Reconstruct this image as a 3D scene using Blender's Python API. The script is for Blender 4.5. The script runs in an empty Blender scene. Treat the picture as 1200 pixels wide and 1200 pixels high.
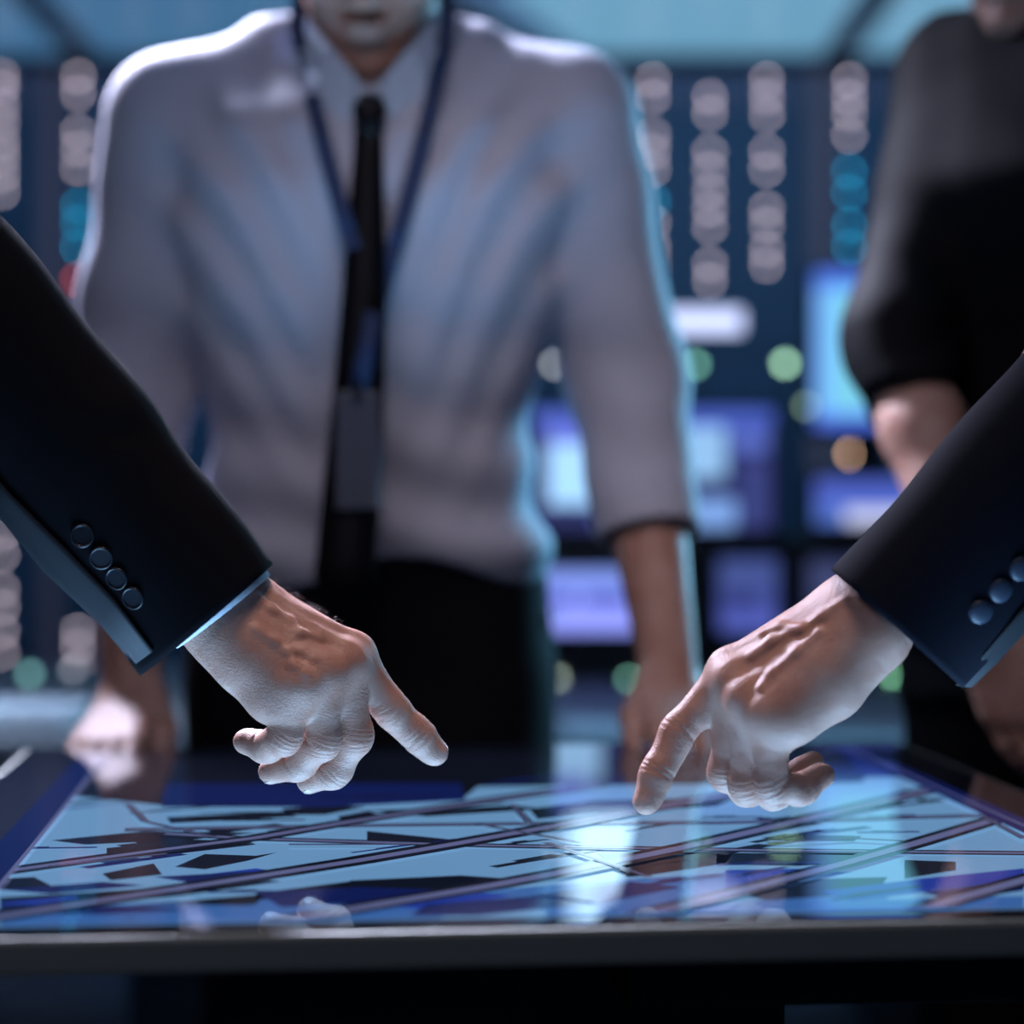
import bpy, bmesh, math, random
import numpy as np
from mathutils import Vector, Matrix
C = bpy.context.scene
COL = C.collection
random.seed(4)
pi = math.pi

# ------------------------------------------------------------------ camera
CAMZ = 1.114
F = 2500.0            # focal length in pixels of the 1200 px frame
def P(px, py, D):
    """a point D metres in front of the camera position"""
    return np.array([(px-600.0)*D/F, D, CAMZ-(py-600.0)*D/F])
cam = bpy.data.objects.new('camera', bpy.data.cameras.new('camera')); COL.objects.link(cam)
cam.location = (0, 0, CAMZ); cam.rotation_euler = (pi/2, 0, 0)
cam.data.sensor_width = 24; cam.data.sensor_height = 24; cam.data.lens = 50
cam.data.clip_start = 0.05
cam.data.dof.use_dof = True; cam.data.dof.focus_distance = 1.335; cam.data.dof.aperture_fstop = 1.72
C.camera = cam
C.view_settings.view_transform = 'Standard'
C.view_settings.look = 'None'
C.view_settings.gamma = 1
C.view_settings.exposure = 0.0
C.view_settings.use_curve_mapping = False
C.cycles.use_adaptive_sampling = False
C.cycles.use_denoising = True
C.cycles.denoising_input_passes = 'RGB'
C.cycles.max_bounces = 6
C.cycles.sample_clamp_indirect = 4
C.cycles.caustics_reflective = False
C.cycles.caustics_refractive = False

# ------------------------------------------------------------------ world and lights
w = bpy.data.worlds.new('world'); C.world = w; w.use_nodes = True
w.node_tree.nodes['Background'].inputs[0].default_value = (0.10, 0.22, 0.45, 1)
w.node_tree.nodes['Background'].inputs[1].default_value = 0.03
def area(name, loc, target, sx, sy, power, col, spread=180):
    l = bpy.data.lights.new(name, 'AREA'); l.shape = 'RECTANGLE'; l.size = sx; l.size_y = sy
    l.energy = power; l.color = col; l.spread = math.radians(spread)
    o = bpy.data.objects.new(name, l); COL.objects.link(o)
    o.location = loc
    d = Vector(target)-Vector(loc)
    o.rotation_euler = d.to_track_quat('-Z', 'Y').to_euler()
    return o
TZ = 0.90             # height of the touch table's glass
YAW = math.radians(5.5)
area('screen_light', (0.0, 1.50, TZ+0.012), (0.0, 1.50, 2), 0.66, 0.74, 4.6, (0.32, 0.62, 1.0), 76)
area('rim_fill_rear_left', (-1.15, 3.2, 2.4), (-0.50, 2.1, 1.45), 0.3, 0.3, 5, (0.74, 0.74, 1.0), 28)  # unseen lamp added for a lavender edge on the shirted man's sleeve
area('rim_fill_left_shoulder', (-0.62, 3.2, 2.65), (-0.36, 2.12, 1.56), 0.3, 0.2, 4.5, (0.74, 0.74, 1.0), 24)  # added narrow spot without a fixture, rims the shoulder on the left
area('rim_fill_rear_right', (-0.90, 3.0, 2.65), (0.05, 2.12, 1.57), 0.3, 0.2, 4.0, (0.74, 0.76, 1.0), 20)  # added spot crossing from the left to rim the other shoulder
area('fill_rear', (0.3, 4.0, 2.7), (0.1, 1.6, 1.2), 1.6, 0.4, 3.5, (0.70, 0.72, 1.0), 120)  # added wide fill from behind, no ceiling fitting belongs to it
area('cyan_rim_fill', (1.15, 3.3, 1.5), (0.0, 2.1, 1.3), 0.5, 0.7, 27, (0.22, 0.66, 1.0), 150)  # added cyan edge lamp out of view; no video wall stands here
area('fill_front', (-0.9, -0.6, 2.6), (-0.1, 1.9, 1.3), 1.0, 0.6, 7.5, (0.88, 0.82, 1.0))  # added front fill for the shirt and skin, not a built fitting
area('fill_hands_warm', (0.0, 1.20, 2.62), (0.0, 1.32, 0.9), 0.4, 0.3, 0.7, (1.0, 0.68, 0.54), 40)  # warm lamp added to light the pointing hands from above
area('fill_forearms', (0.0, 0.9, 2.3), (0.06, 2.08, 0.98), 0.3, 0.3, 0.40, (1.0, 0.80, 0.80), 42)  # added warm fill aimed at bare forearms and the lower shirt
area('fill_ceiling_up', (0.0, 7.75, 2.60), (0, 7.55, 2.9), 5.0, 0.1, 2, (0.55, 0.70, 1.0))  # unseen strip added to brighten the ceiling above the racks
area('ceiling_light_racks', (0.0, 5.6, 2.65), (0, 7.6, 1.4), 4.0, 0.5, 34, (0.45, 0.65, 1.0))

# ------------------------------------------------------------------ materials
def srgb(r, g, b):
    f = lambda c: (c/255/12.92) if c/255 <= 0.04045 else ((c/255+0.055)/1.055)**2.4
    return (f(r), f(g), f(b), 1)
def mat(name, col, rough=0.6, metal=0, emit=None, es=0, spec=0.5, sss=0, noise=0, nscale=20, bump=0, bscale=300, sheen=0, aniso_weave=False, sss_r=(1, .35, .2), emod=None):
    m = bpy.data.materials.new(name); m.use_nodes = True
    nt = m.node_tree; n = nt.nodes; b = n['Principled BSDF']
    b.inputs['Base Color'].default_value = col if len(col) == 4 else (*col, 1)
    b.inputs['Roughness'].default_value = rough
    b.inputs['Metallic'].default_value = metal
    b.inputs['Specular IOR Level'].default_value = spec
    if sheen: b.inputs['Sheen Weight'].default_value = sheen
    if sss:
        b.inputs['Subsurface Weight'].default_value = sss
        b.inputs['Subsurface Radius'].default_value = sss_r
        b.inputs['Subsurface Scale'].default_value = 0.006
    if emit:
        b.inputs['Emission Color'].default_value = emit if len(emit) == 4 else (*emit, 1)
        b.inputs['Emission Strength'].default_value = es
    tc = n.new('ShaderNodeTexCoord')
    if noise:
        t = n.new('ShaderNodeTexNoise'); t.inputs['Scale'].default_value = nscale; t.inputs['Detail'].default_value = 5
        nt.links.new(tc.outputs['Object'], t.inputs['Vector'])
        mx = n.new('ShaderNodeMix'); mx.data_type = 'RGBA'
        c = b.inputs['Base Color'].default_value
        mx.inputs['A'].default_value = (c[0]*(1-noise), c[1]*(1-noise), c[2]*(1-noise), 1)
        mx.inputs['B'].default_value = (min(1, c[0]*(1+noise)), min(1, c[1]*(1+noise)), min(1, c[2]*(1+noise)), 1)
        nt.links.new(t.outputs['Fac'], mx.inputs['Factor'])
        nt.links.new(mx.outputs['Result'], b.inputs['Base Color'])
    if bump:
        t2 = n.new('ShaderNodeTexNoise'); t2.inputs['Scale'].default_value = bscale; t2.inputs['Detail'].default_value = 3
        nt.links.new(tc.outputs['Object'], t2.inputs['Vector'])
        bp = n.new('ShaderNodeBump'); bp.inputs['Strength'].default_value = bump; bp.inputs['Distance'].default_value = 0.001
        nt.links.new(t2.outputs['Fac'], bp.inputs['Height'])
        nt.links.new(bp.outputs['Normal'], b.inputs['Normal'])
    return m
def skin_mat():
    m = mat('skin', (0.50, 0.30, 0.23), 0.48, sss=0.25, spec=0.4)
    nt = m.node_tree; n = nt.nodes; b = n['Principled BSDF']
    tc = n['Texture Coordinate']
    t = n.new('ShaderNodeTexNoise'); t.inputs['Scale'].default_value = 45; t.inputs['Detail'].default_value = 6
    nt.links.new(tc.outputs['Object'], t.inputs['Vector'])
    r = n.new('ShaderNodeValToRGB')
    r.color_ramp.elements[0].position = 0.3; r.color_ramp.elements[0].color = (0.44, 0.22, 0.16, 1)
    r.color_ramp.elements[1].position = 0.72; r.color_ramp.elements[1].color = (0.58, 0.37, 0.30, 1)
    nt.links.new(t.outputs['Fac'], r.inputs['Fac']); nt.links.new(r.outputs['Color'], b.inputs['Base Color'])
    v = n.new('ShaderNodeTexVoronoi'); v.inputs['Scale'].default_value = 900
    n2 = n.new('ShaderNodeTexNoise'); n2.inputs['Scale'].default_value = 260; n2.inputs['Detail'].default_value = 4
    ad = n.new('ShaderNodeMath'); ad.operation = 'ADD'
    nt.links.new(tc.outputs['Object'], v.inputs['Vector']); nt.links.new(tc.outputs['Object'], n2.inputs['Vector'])
    nt.links.new(v.outputs['Distance'], ad.inputs[0]); nt.links.new(n2.outputs['Fac'], ad.inputs[1])
    bp = n.new('ShaderNodeBump'); bp.inputs['Strength'].default_value = 0.42; bp.inputs['Distance'].default_value = 0.0006
    nt.links.new(ad.outputs[0], bp.inputs['Height']); nt.links.new(bp.outputs['Normal'], b.inputs['Normal'])
    return m
def emis(name, col, s, rough=0.4):
    return mat(name, (0.01, 0.01, 0.015), rough, emit=col, es=s)
M = dict(
    skin=skin_mat(),
    nail=mat('fingernail', (0.66, 0.42, 0.36), 0.28, sss=0.2),
    hair=mat('dark_hair', (0.03, 0.02, 0.015), 0.5, bump=0.6, bscale=200),
    armhair=mat('arm_hair', (0.10, 0.06, 0.04), 0.5),
    suit=mat('black_wool', (0.0045, 0.005, 0.008), 0.88, spec=0.08, bump=0.25, bscale=900),
    suit2=mat('navy_wool', (0.0050, 0.0070, 0.015), 0.85, spec=0.10, bump=0.25, bscale=900),
    vent=mat('screenlit_navy_facing', (0.009, 0.013, 0.02), 0.7, bump=0.2, bscale=800),  # lighter than the suit cloth: table screen's glow put into the colour
    button=mat('black_button', (0.02, 0.025, 0.035), 0.25),
    button2=mat('navy_button', (0.03, 0.045, 0.08), 0.45),
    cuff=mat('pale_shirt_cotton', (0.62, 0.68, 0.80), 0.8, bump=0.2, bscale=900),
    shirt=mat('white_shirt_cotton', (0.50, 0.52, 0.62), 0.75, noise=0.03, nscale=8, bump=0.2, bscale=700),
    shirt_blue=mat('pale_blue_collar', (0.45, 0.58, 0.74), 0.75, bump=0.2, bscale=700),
    blouse=mat('black_satin', (0.004, 0.004, 0.006), 0.7, spec=0.12, noise=0.1),
    trousers=mat('black_trousers', (0.004, 0.0045, 0.007), 0.85, spec=0.15, bump=0.2, bscale=600),
    tie=mat('black_silk', (0.003, 0.003, 0.005), 0.5, spec=0.2),
    lanyard=mat('navy_lanyard', (0.010, 0.030, 0.10), 0.7),
    badge=mat('grey_badge_sleeve', (0.05, 0.055, 0.075), 0.35),
    shoe=mat('black_leather', (0.01, 0.01, 0.01), 0.3),
    belt=mat('black_belt', (0.008, 0.008, 0.01), 0.4),
    eye=mat('eye_white', (0.75, 0.75, 0.75), 0.15),
    metal=mat('dark_metal', (0.035, 0.045, 0.06), 0.4, metal=0.6),
    bezel=mat('grey_anodised_edge', (0.22, 0.26, 0.24), 0.5, metal=0.3, noise=0.06, nscale=12),
    black=mat('black_plastic', (0.008, 0.009, 0.012), 0.5),
    glass=mat('black_glass_border', (0.012, 0.014, 0.022), 0.03),
    floor=mat('dark_blue_floor', (0.04, 0.055, 0.09), 0.45, noise=0.15, nscale=3),
    ceiling=mat('grey_blue_ceiling', (0.30, 0.40, 0.52), 0.8, noise=0.05, nscale=2),
    wall=mat('slate_blue_wall', (0.10, 0.14, 0.22), 0.8, noise=0.06, nscale=2),
    rackdoor=mat('deep_blue_rack_glass', (0.004, 0.050, 0.11), 0.6, noise=0.1, nscale=2),
    rackframe=mat('mauve_grey_rack_post', (0.20, 0.16, 0.20), 0.9, noise=0.05),
    desk=mat('grey_laminate', (0.28, 0.29, 0.33), 0.5, noise=0.05, nscale=6),
    white=mat('white_plastic', (0.65, 0.68, 0.72), 0.4),
)

# ------------------------------------------------------------------ helpers
def props(o, label=None, cat=None, group=None, kind=None):
    if label: o['label'] = label
    if cat: o['category'] = cat
    if group: o['group'] = group
    if kind: o['kind'] = kind
    return o
def empty(name, loc, label, cat, group=None):
    o = bpy.data.objects.new(name, None); COL.objects.link(o); o.location = tuple(loc); o.empty_display_size = 0.05
    return props(o, label, cat, group)
def link_mesh(name, verts, faces, m, parent=None, origin=(0, 0, 0), smooth=True, slots=None, fmat=None):
    """verts in world space; origin = the object's base (world). Children share their parent's origin."""
    me = bpy.data.meshes.new(name)
    v = np.asarray(verts, dtype=np.float64)
    if parent is not None:
        origin = parent.get('_o', (0, 0, 0))
    v = v-np.asarray(origin)
    me.from_pydata(v.tolist() if len(v) < 3000 else v, [], faces if isinstance(faces, list) else faces.tolist())
    me.validate()
    for q in (slots or [m]): me.materials.append(q)
    if fmat is not None:
        me.polygons.foreach_set('material_index', np.asarray(fmat, dtype=np.int32))
    if smooth:
        me.polygons.foreach_set('use_smooth', np.ones(len(me.polygons), dtype=bool))
    me.update()
    o = bpy.data.objects.new(name, me); COL.objects.link(o)
    if parent is not None:
        o.parent = parent
        o['_o'] = parent.get('_o', (0, 0, 0))
    else:
        o.location = tuple(origin)
        o['_o'] = tuple(float(c) for c in origin)
    return o
def root(name, loc, label, cat, group=None):
    o = empty(name, loc, label, cat, group); o['_o'] = tuple(float(c) for c in loc); return o
class B:
    """collects simple shapes (world space) into one bmesh"""
    def __init__(s): s.bm = bmesh.new()
    def box(s, lo, hi, bev=0.0, rot=None, piv=None):
        lo = Vector(lo); hi = Vector(hi); c = (lo+hi)/2; d = hi-lo
        r = bmesh.ops.create_cube(s.bm, size=1)
        vs = r['verts']
        for v in vs: v.co = Vector((v.co.x*d.x, v.co.y*d.y, v.co.z*d.z))+c
        if bev:
            es = list({e for v in vs for e in v.link_edges})
            rb = bmesh.ops.bevel(s.bm, geom=es, offset=bev, segments=2, profile=0.6, affect='EDGES')
            vs = list({v for f in rb['faces'] for v in f.verts} | {v for v in vs if v.is_valid})
        if rot:
            mm = Matrix.Rotation(rot, 4, 'Z'); p = Vector(piv or c)
            for v in vs: v.co = mm @ (v.co-p)+p
        return vs
    def cyl(s, a, b, ra, rb=None, n=20):
        a = Vector(a); b = Vector(b); rb = ra if rb is None else rb
        d = b-a
        r = bmesh.ops.create_cone(s.bm, cap_ends=True, segments=n, radius1=ra, radius2=rb, depth=d.length)
        q = d.to_track_quat('Z', 'Y').to_matrix().to_4x4()
        for v in r['verts']: v.co = q @ v.co+(a+b)/2
    def sph(s, c, r, n=12, sc=(1, 1, 1), R=None):
        rr = bmesh.ops.create_uvsphere(s.bm, u_segments=n*2, v_segments=n, radius=1)
        for v in rr['verts']:
            p = Vector((v.co.x*r*sc[0], v.co.y*r*sc[1], v.co.z*r*sc[2]))
            if R is not None: p = R @ p
            v.co = p+Vector(c)
    def prism(s, pts, y0, y1):
        """outline in x,z extruded from y0 to y1"""
        a = [s.bm.verts.new((x, y0, z)) for x, z in pts]; b = [s.bm.verts.new((x, y1, z)) for x, z in pts]
        n = len(pts)
        s.bm.faces.new(a); s.bm.faces.new(b[::-1])
        for i in range(n): s.bm.faces.new((a[i], b[i], b[(i+1) % n], a[(i+1) % n]))
    def out(s, name, m, parent=None, origin=None, smooth=False):
        bmesh.ops.recalc_face_normals(s.bm, faces=s.bm.faces)
        if parent is not None: origin = parent.get('_o', (0, 0, 0))
        if origin is None: origin = (0, 0, 0)
        for v in s.bm.verts: v.co -= Vector(origin)
        me = bpy.data.meshes.new(name); s.bm.to_mesh(me); s.bm.free()
        me.materials.append(m)
        if smooth:
            for p in me.polygons: p.use_smooth = True
        o = bpy.data.objects.new(name, me); COL.objects.link(o)
        o['_o'] = tuple(float(c) for c in origin)
        if parent is not None: o.parent = parent
        else: o.location = tuple(origin)
        return o

def tube(pts, rads, n=16, caps=True, squash=None):
    """swept tube along points; squash=(normal vector, factor)"""
    pts = np.asarray(pts, float); N = len(pts)
    rads = np.broadcast_to(np.asarray(rads, float), (N,))
    vs = []; fs = []
    T = np.gradient(pts, axis=0); T /= np.linalg.norm(T, axis=1)[:, None]
    up = np.array([0.13, 0.2, 1.0]) if abs(T[0][2]) < .9 else np.array([1.0, 0.1, 0])
    for i in range(N):
        u = np.cross(up, T[i]); u /= np.linalg.norm(u); v = np.cross(T[i], u)
        up = v
        for k in range(n):
            a = 2*pi*k/n; q = (u*math.cos(a)+v*math.sin(a))*rads[i]
            if squash is not None:
                nn = np.asarray(squash[0]); q = q-nn*np.dot(q, nn)*(1-squash[1])
            vs.append(pts[i]+q)
    for i in range(N-1):
        for k in range(n):
            fs.append([i*n+k, i*n+(k+1) % n, (i+1)*n+(k+1) % n, (i+1)*n+k])
    if caps:
        fs.append(list(range(n))[::-1]); fs.append([(N-1)*n+k for k in range(n)])
    return vs, fs
def ribbon(pts, half, thick, wdir):
    """flat band along points: half widths, thickness, wdir = direction across"""
    pts = np.asarray(pts, float); N = len(pts); half = np.broadcast_to(np.asarray(half, float), (N,))
    T = np.gradient(pts, axis=0); T /= np.linalg.norm(T, axis=1)[:, None]
    vs = []; fs = []
    for i in range(N):
        wd = np.asarray(wdir, float); wd = wd-T[i]*np.dot(wd, T[i]); wd /= np.linalg.norm(wd)
        nn = np.cross(T[i], wd)
        for a, b in ((-1, -1), (1, -1), (1, 1), (-1, 1)):
            vs.append(pts[i]+wd*half[i]*a+nn*thick/2*b)
    for i in range(N-1):
        for k in range(4):
            fs.append([i*4+k, i*4+(k+1) % 4, (i+1)*4+(k+1) % 4, (i+1)*4+k])
    fs.append([3, 2, 1, 0]); fs.append([(N-1)*4+k for k in range(4)])
    return vs, fs

# ------------------------------------------------------------------ implicit surfaces
def smin(a, b, k):
    if k <= 0: return np.minimum(a, b)
    h = np.maximum(k-np.abs(a-b), 0)/k
    return np.minimum(a, b)-h*h*k*0.25
def nrm(v):
    v = np.asarray(v, float); return v/np.linalg.norm(v)
class SDF:
    def __init__(s, lo, hi, h):
        s.lo = np.asarray(lo, float); s.h = h
        s.n = (np.ceil((np.asarray(hi, float)-s.lo)/h)+1).astype(int)
        s.d = np.full(s.n, 0.5, dtype=np.float32)
    def win(s, lo, hi):
        a = np.clip(np.floor((np.asarray(lo)-s.lo)/s.h).astype(int), 0, s.n)
        b = np.clip(np.ceil((np.asarray(hi)-s.lo)/s.h).astype(int)+1, 0, s.n)
        sl = tuple(slice(i, j) for i, j in zip(a, b))
        g = [(s.lo[i]+s.h*np.arange(a[i], b[i])).astype(np.float32) for i in range(3)]
        return sl, g[0][:, None, None], g[1][None, :, None], g[2][None, None, :]
    def put(s, sl, d, k, op='add'):
        if d.size == 0: return
        if op == 'add': s.d[sl] = smin(s.d[sl], d, k)
        else: s.d[sl] = -smin(-s.d[sl], d, k)      # carve: max(a, -d)
    def cap(s, a, b, ra, rb=None, k=.01, flat=None, disp=None, op='add'):
        rb = ra if rb is None else rb
        a = np.asarray(a, float); b = np.asarray(b, float)
        m = max(ra, rb)+k+4*s.h+(0.02 if disp else 0)
        sl, X, Y, Z = s.win(np.minimum(a, b)-m, np.maximum(a, b)+m)
        s.put(sl, capd(X, Y, Z, a, b, ra, rb, flat, disp), k, op)
    def ell(s, c, r, R=None, k=.01, op='add'):
        c = np.asarray(c, float); r = np.asarray(r, float); m = r.max()+k+4*s.h
        sl, X, Y, Z = s.win(c-m, c+m)
        x, y, z = X-c[0], Y-c[1], Z-c[2]
        if R is not None:
            R = np.asarray(R)   # columns = local axes in world
            x, y, z = (R[0, 0]*x+R[1, 0]*y+R[2, 0]*z, R[0, 1]*x+R[1, 1]*y+R[2, 1]*z, R[0, 2]*x+R[1, 2]*y+R[2, 2]*z)
        q = np.sqrt((x/r[0])**2+(y/r[1])**2+(z/r[2])**2)
        g = np.sqrt((x/r[0]**2)**2+(y/r[1]**2)**2+(z/r[2]**2)**2)+1e-6
        s.put(sl, q*(q-1)/g, k, op)
    def torso(s, secs, yaw=0, k=.03, n=2.5, disp=None, grow=0):
        secs = np.asarray(secs, float); z = secs[:, 0]
        m = 0.3
        sl, X, Y, Z = s.win((secs[:, 1].min()-m, secs[:, 2].min()-m, z.min()-.04), (secs[:, 1].max()+m, secs[:, 2].max()+m, z.max()+.04))
        zz = Z.ravel()
        def I(c):
            q = np.interp(zz, z, secs[:, c]); ker = np.hanning(max(3, int(.06/s.h))+2); ker /= ker.sum()
            pad = len(ker)//2
            return np.convolve(np.pad(q, pad, mode='edge'), ker, 'same')[pad:pad+len(q)].astype(np.float32)[None, None, :]
        cx, cy, a, b = I(1), I(2), I(3)+grow, I(4)+grow
        x = (X-cx)*math.cos(yaw)+(Y-cy)*math.sin(yaw); y = -(X-cx)*math.sin(yaw)+(Y-cy)*math.cos(yaw)
        d = ((np.abs(x/a)**n+np.abs(y/b)**n)**(1/n)-1)*np.minimum(a, b)
        if disp: d = d+disp(X, Y, Z)
        d = np.maximum(d, np.maximum(z.min()-Z, Z-z.max()))
        s.put(sl, d, k)
    def front(s, x, z, sign=-1):
        """y of the surface seen from the front at (x, z)"""
        i = int(round((x-s.lo[0])/s.h)); k = int(round((z-s.lo[2])/s.h))
        i = min(max(i, 0), s.n[0]-1); k = min(max(k, 0), s.n[2]-1)
        col = s.d[i, :, k]; j = np.nonzero(col < 0)[0]
        return s.lo[1]+s.h*(j[0] if len(j) else s.n[1]//2)
    def mesh(s):
        d = s.d; n = np.array(d.shape)
        S = d < 0
        nx, ny, nz = n-1
        cnt = np.zeros((nx, ny, nz), np.int8)
        for i in (0, 1):
            for j in (0, 1):
                for k in (0, 1):
                    cnt += S[i:i+nx, j:j+ny, k:k+nz]
        act = (cnt > 0) & (cnt < 8)
        idx = np.nonzero(act); ci = np.stack(idx, 1)
        num = len(ci); vid = np.full(act.shape, -1, np.int32); vid[idx] = np.arange(num)
        acc = np.zeros((num, 3)); wt = np.zeros(num)
        cor = [(i, j, k) for i in (0, 1) for j in (0, 1) for k in (0, 1)]
        val = {c: d[ci[:, 0]+c[0], ci[:, 1]+c[1], ci[:, 2]+c[2]].astype(float) for c in cor}
        for c in cor:
            for ax in range(3):
                if c[ax] == 0:
                    e = list(c); e[ax] = 1; e = tuple(e)
                    va, vb = val[c], val[e]
                    x = (va < 0) != (vb < 0)
                    t = np.where(x, va/np.where(x, va-vb, 1), 0)
                    p = np.tile(np.array(c, float), (num, 1)); p[:, ax] += t
                    acc += p*x[:, None]; wt += x
        v = s.lo+(ci+acc/np.maximum(wt, 1)[:, None])*s.h
        fs = []
        for ax in range(3):
            a1, a2 = (ax+1) % 3, (ax+2) % 3
            sl0 = [slice(None)]*3; sl1 = [slice(None)]*3
            sl0[ax] = slice(0, -1); sl1[ax] = slice(1, None)
            A = S[tuple(sl0)]; Bv = S[tuple(sl1)]
            x = A != Bv
            e = np.stack(np.nonzero(x), 1)
            ok = (e[:, a1] > 0) & (e[:, a2] > 0) & (e[:, a1] < n[a1]-1) & (e[:, a2] < n[a2]-1)
            e = e[ok]
            ins = A[e[:, 0], e[:, 1], e[:, 2]]
            def V(o1, o2):
                q = e.copy(); q[:, a1] += o1; q[:, a2] += o2
                return vid[q[:, 0], q[:, 1], q[:, 2]]
            f = np.stack([V(-1, -1), V(0, -1), V(0, 0), V(-1, 0)], 1)
            f[~ins] = f[~ins][:, ::-1]
            fs.append(f)
        f = np.concatenate(fs); f = f[(f >= 0).all(1)]
        return v, f
def capd(X, Y, Z, a, b, ra, rb, flat=None, disp=None):
    ba = b-a; L2 = float(np.dot(ba, ba))+1e-12
    x, y, z = X-a[0], Y-a[1], Z-a[2]
    t = np.clip((x*ba[0]+y*ba[1]+z*ba[2])/L2, 0, 1)
    x = x-t*ba[0]; y = y-t*ba[1]; z = z-t*ba[2]
    if flat is not None:      # (normal, factor>1 = thinner along the normal)
        nn, s_ = flat; q = (x*nn[0]+y*nn[1]+z*nn[2])*(s_-1)
        x = x+q*nn[0]; y = y+q*nn[1]; z = z+q*nn[2]
    d = np.sqrt(x*x+y*y+z*z)-(ra+t*(rb-ra))
    if disp is not None: d = d+disp(X, Y, Z)
    return d
def merge(list_vf):
    vs = []; fs = []; o = 0
    for v, f in list_vf:
        vs.append(np.asarray(v)); fs += [[i+o for i in q] for q in (f.tolist() if hasattr(f, 'tolist') else f)]; o += len(v)
    return np.concatenate(vs), fs
# ------------------------------------------------------------------ setting
b = B(); b.box((-5, -2, -0.05), (5, 8.4, 0)); props(b.out('floor', M['floor']), kind='structure')
b = B(); b.box((-5, -2, 2.80), (5, 8.4, 2.9)); props(b.out('ceiling', M['ceiling']), kind='structure')
b = B(); b.box((-5, 8.3, 0), (5, 8.4, 2.8)); props(b.out('wall_back', M['wall']), kind='structure')
b = B(); b.box((-5.1, -2, 0), (-5, 8.4, 2.8)); props(b.out('wall_left', M['wall']), kind='structure')
b = B(); b.box((5, -2, 0), (5.1, 8.4, 2.8)); props(b.out('wall_right', M['wall']), kind='structure')
b = B(); b.box((-5, -2.1, 0), (5, -2, 2.8)); props(b.out('wall_front', M['wall']), kind='structure')
# diagonal beam under the ceiling, seen in the upper right of the view
b = B(); b.box((-0.10, 6.0, 2.66), (0.10, 8.25, 2.79), rot=math.radians(-17), piv=(0.6, 7.1, 2.7))
props(b.out('trim_1', M['ceiling']), kind='structure')

# luminous ceiling panels
M['panel'] = emis('blue_ceiling_diffuser', (0.13, 0.31, 0.46), 1.12)
M['panel2'] = emis('dim_blue_ceiling_diffuser', (0.05, 0.15, 0.29), 1.0)
for i, (x0, x1, nm, wd) in enumerate(((-3.2, -1.55, 'panel2', 'leftmost of the four'), (-1.52, -0.10, 'panel2', 'above the white-shirted man on his right side'),
                              (-0.07, 1.15, 'panel', 'straight above the light bar'), (1.18, 2.6, 'panel', 'rightmost of the four'))):
    r = root('ceiling_light', ((x0+x1)/2, 7.0, 2.79), 'wide soft blue ceiling light panel, '+wd, 'ceiling light', 'blue ceiling lights before the back wall')
    b = B()
    for lo, hi in (((x0, 5.2, 2.75), (x1, 5.24, 2.80)), ((x0, 7.66, 2.75), (x1, 7.70, 2.80)), ((x0, 5.24, 2.75), (x0+.04, 7.66, 2.80)), ((x1-.04, 5.24, 2.75), (x1, 7.66, 2.80))):
        b.box(lo, hi)
    b.out('frame', M['ceiling'], r)
    b = B(); b.box((x0+.04, 5.24, 2.765), (x1-.04, 7.66, 2.785)); b.out('diffuser', M[nm], r)

# ------------------------------------------------------------------ server racks along the back wall
M['rackhead'] = mat('slate_header', (0.06, 0.085, 0.15), 0.7)
RD = 7.62; RS = F/RD
M['led'] = emis('pale_led', (0.92, 0.76, 0.88), 6.6)
M['led_teal'] = emis('teal_led', (0.02, 0.42, 0.75), 8.0)
M['led_red'] = emis('red_led', (1.0, 0.14, 0.12), 7.0)
def zr(py): return CAMZ-(py-600)/RS
def xr(px): return (px-600)/RS
hi_a = [94, 114, 159, 178, 199, 'T236', 262, 290, 311, 329]
hi_b = [114, 133, 178, 199, 224, 245, 266, 310, 329]
hi_c = [94, 114, 135, 178, 199, 245, 264, 292, 311]
hi_d = [94, 115, 133, 159, 'T201', 'T226', 'T264', 'T290']
hi_e = [94, 112, 150, 168, 200, 230, 250]
lf_a = [90, 110, 155, 175, 197, 'T242', 'T262', 'T290', 'R328', 740, 758, 782]
lf_b = [90, 110, 150, 170, 205, 230]
lf_0 = [90, 103, 125, 145, 167, 185, 205, 225, 625, 650, 690, 712, 740, 765, 890, 940]
racks = [
    (-155, [('a', hi_a), ('b', hi_b), ('c', lf_0)], 'dark blue server rack with pale lamps, cut by the left picture edge'),
    (75, [('a', lf_a), ('b', lf_b), ('c', hi_c)], 'dark blue server rack showing one red lamp left of the shirted man'),
    (305, [('a', hi_b), ('b', hi_c), ('c', hi_e)], 'dark blue server rack hidden behind the shirted man, its left one'),
    (525, [('a', hi_c), ('b', hi_a), ('c', hi_b)], 'dark blue server rack hidden behind the shirted man and his tie'),
    (748, [('a', hi_a), ('b', hi_b), ('c', hi_c)], 'dark blue server rack with three pale lamp columns above the light bar'),
    (978, [('a', hi_d), ('b', hi_e), ('c', hi_b)], 'dark blue server rack with teal lamps above the cyan wall screen'),
    (1208, [('a', hi_b), ('b', hi_c), ('c', hi_a)], 'dark blue server rack beyond the woman in black'),
]
ledcols = {}
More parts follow.
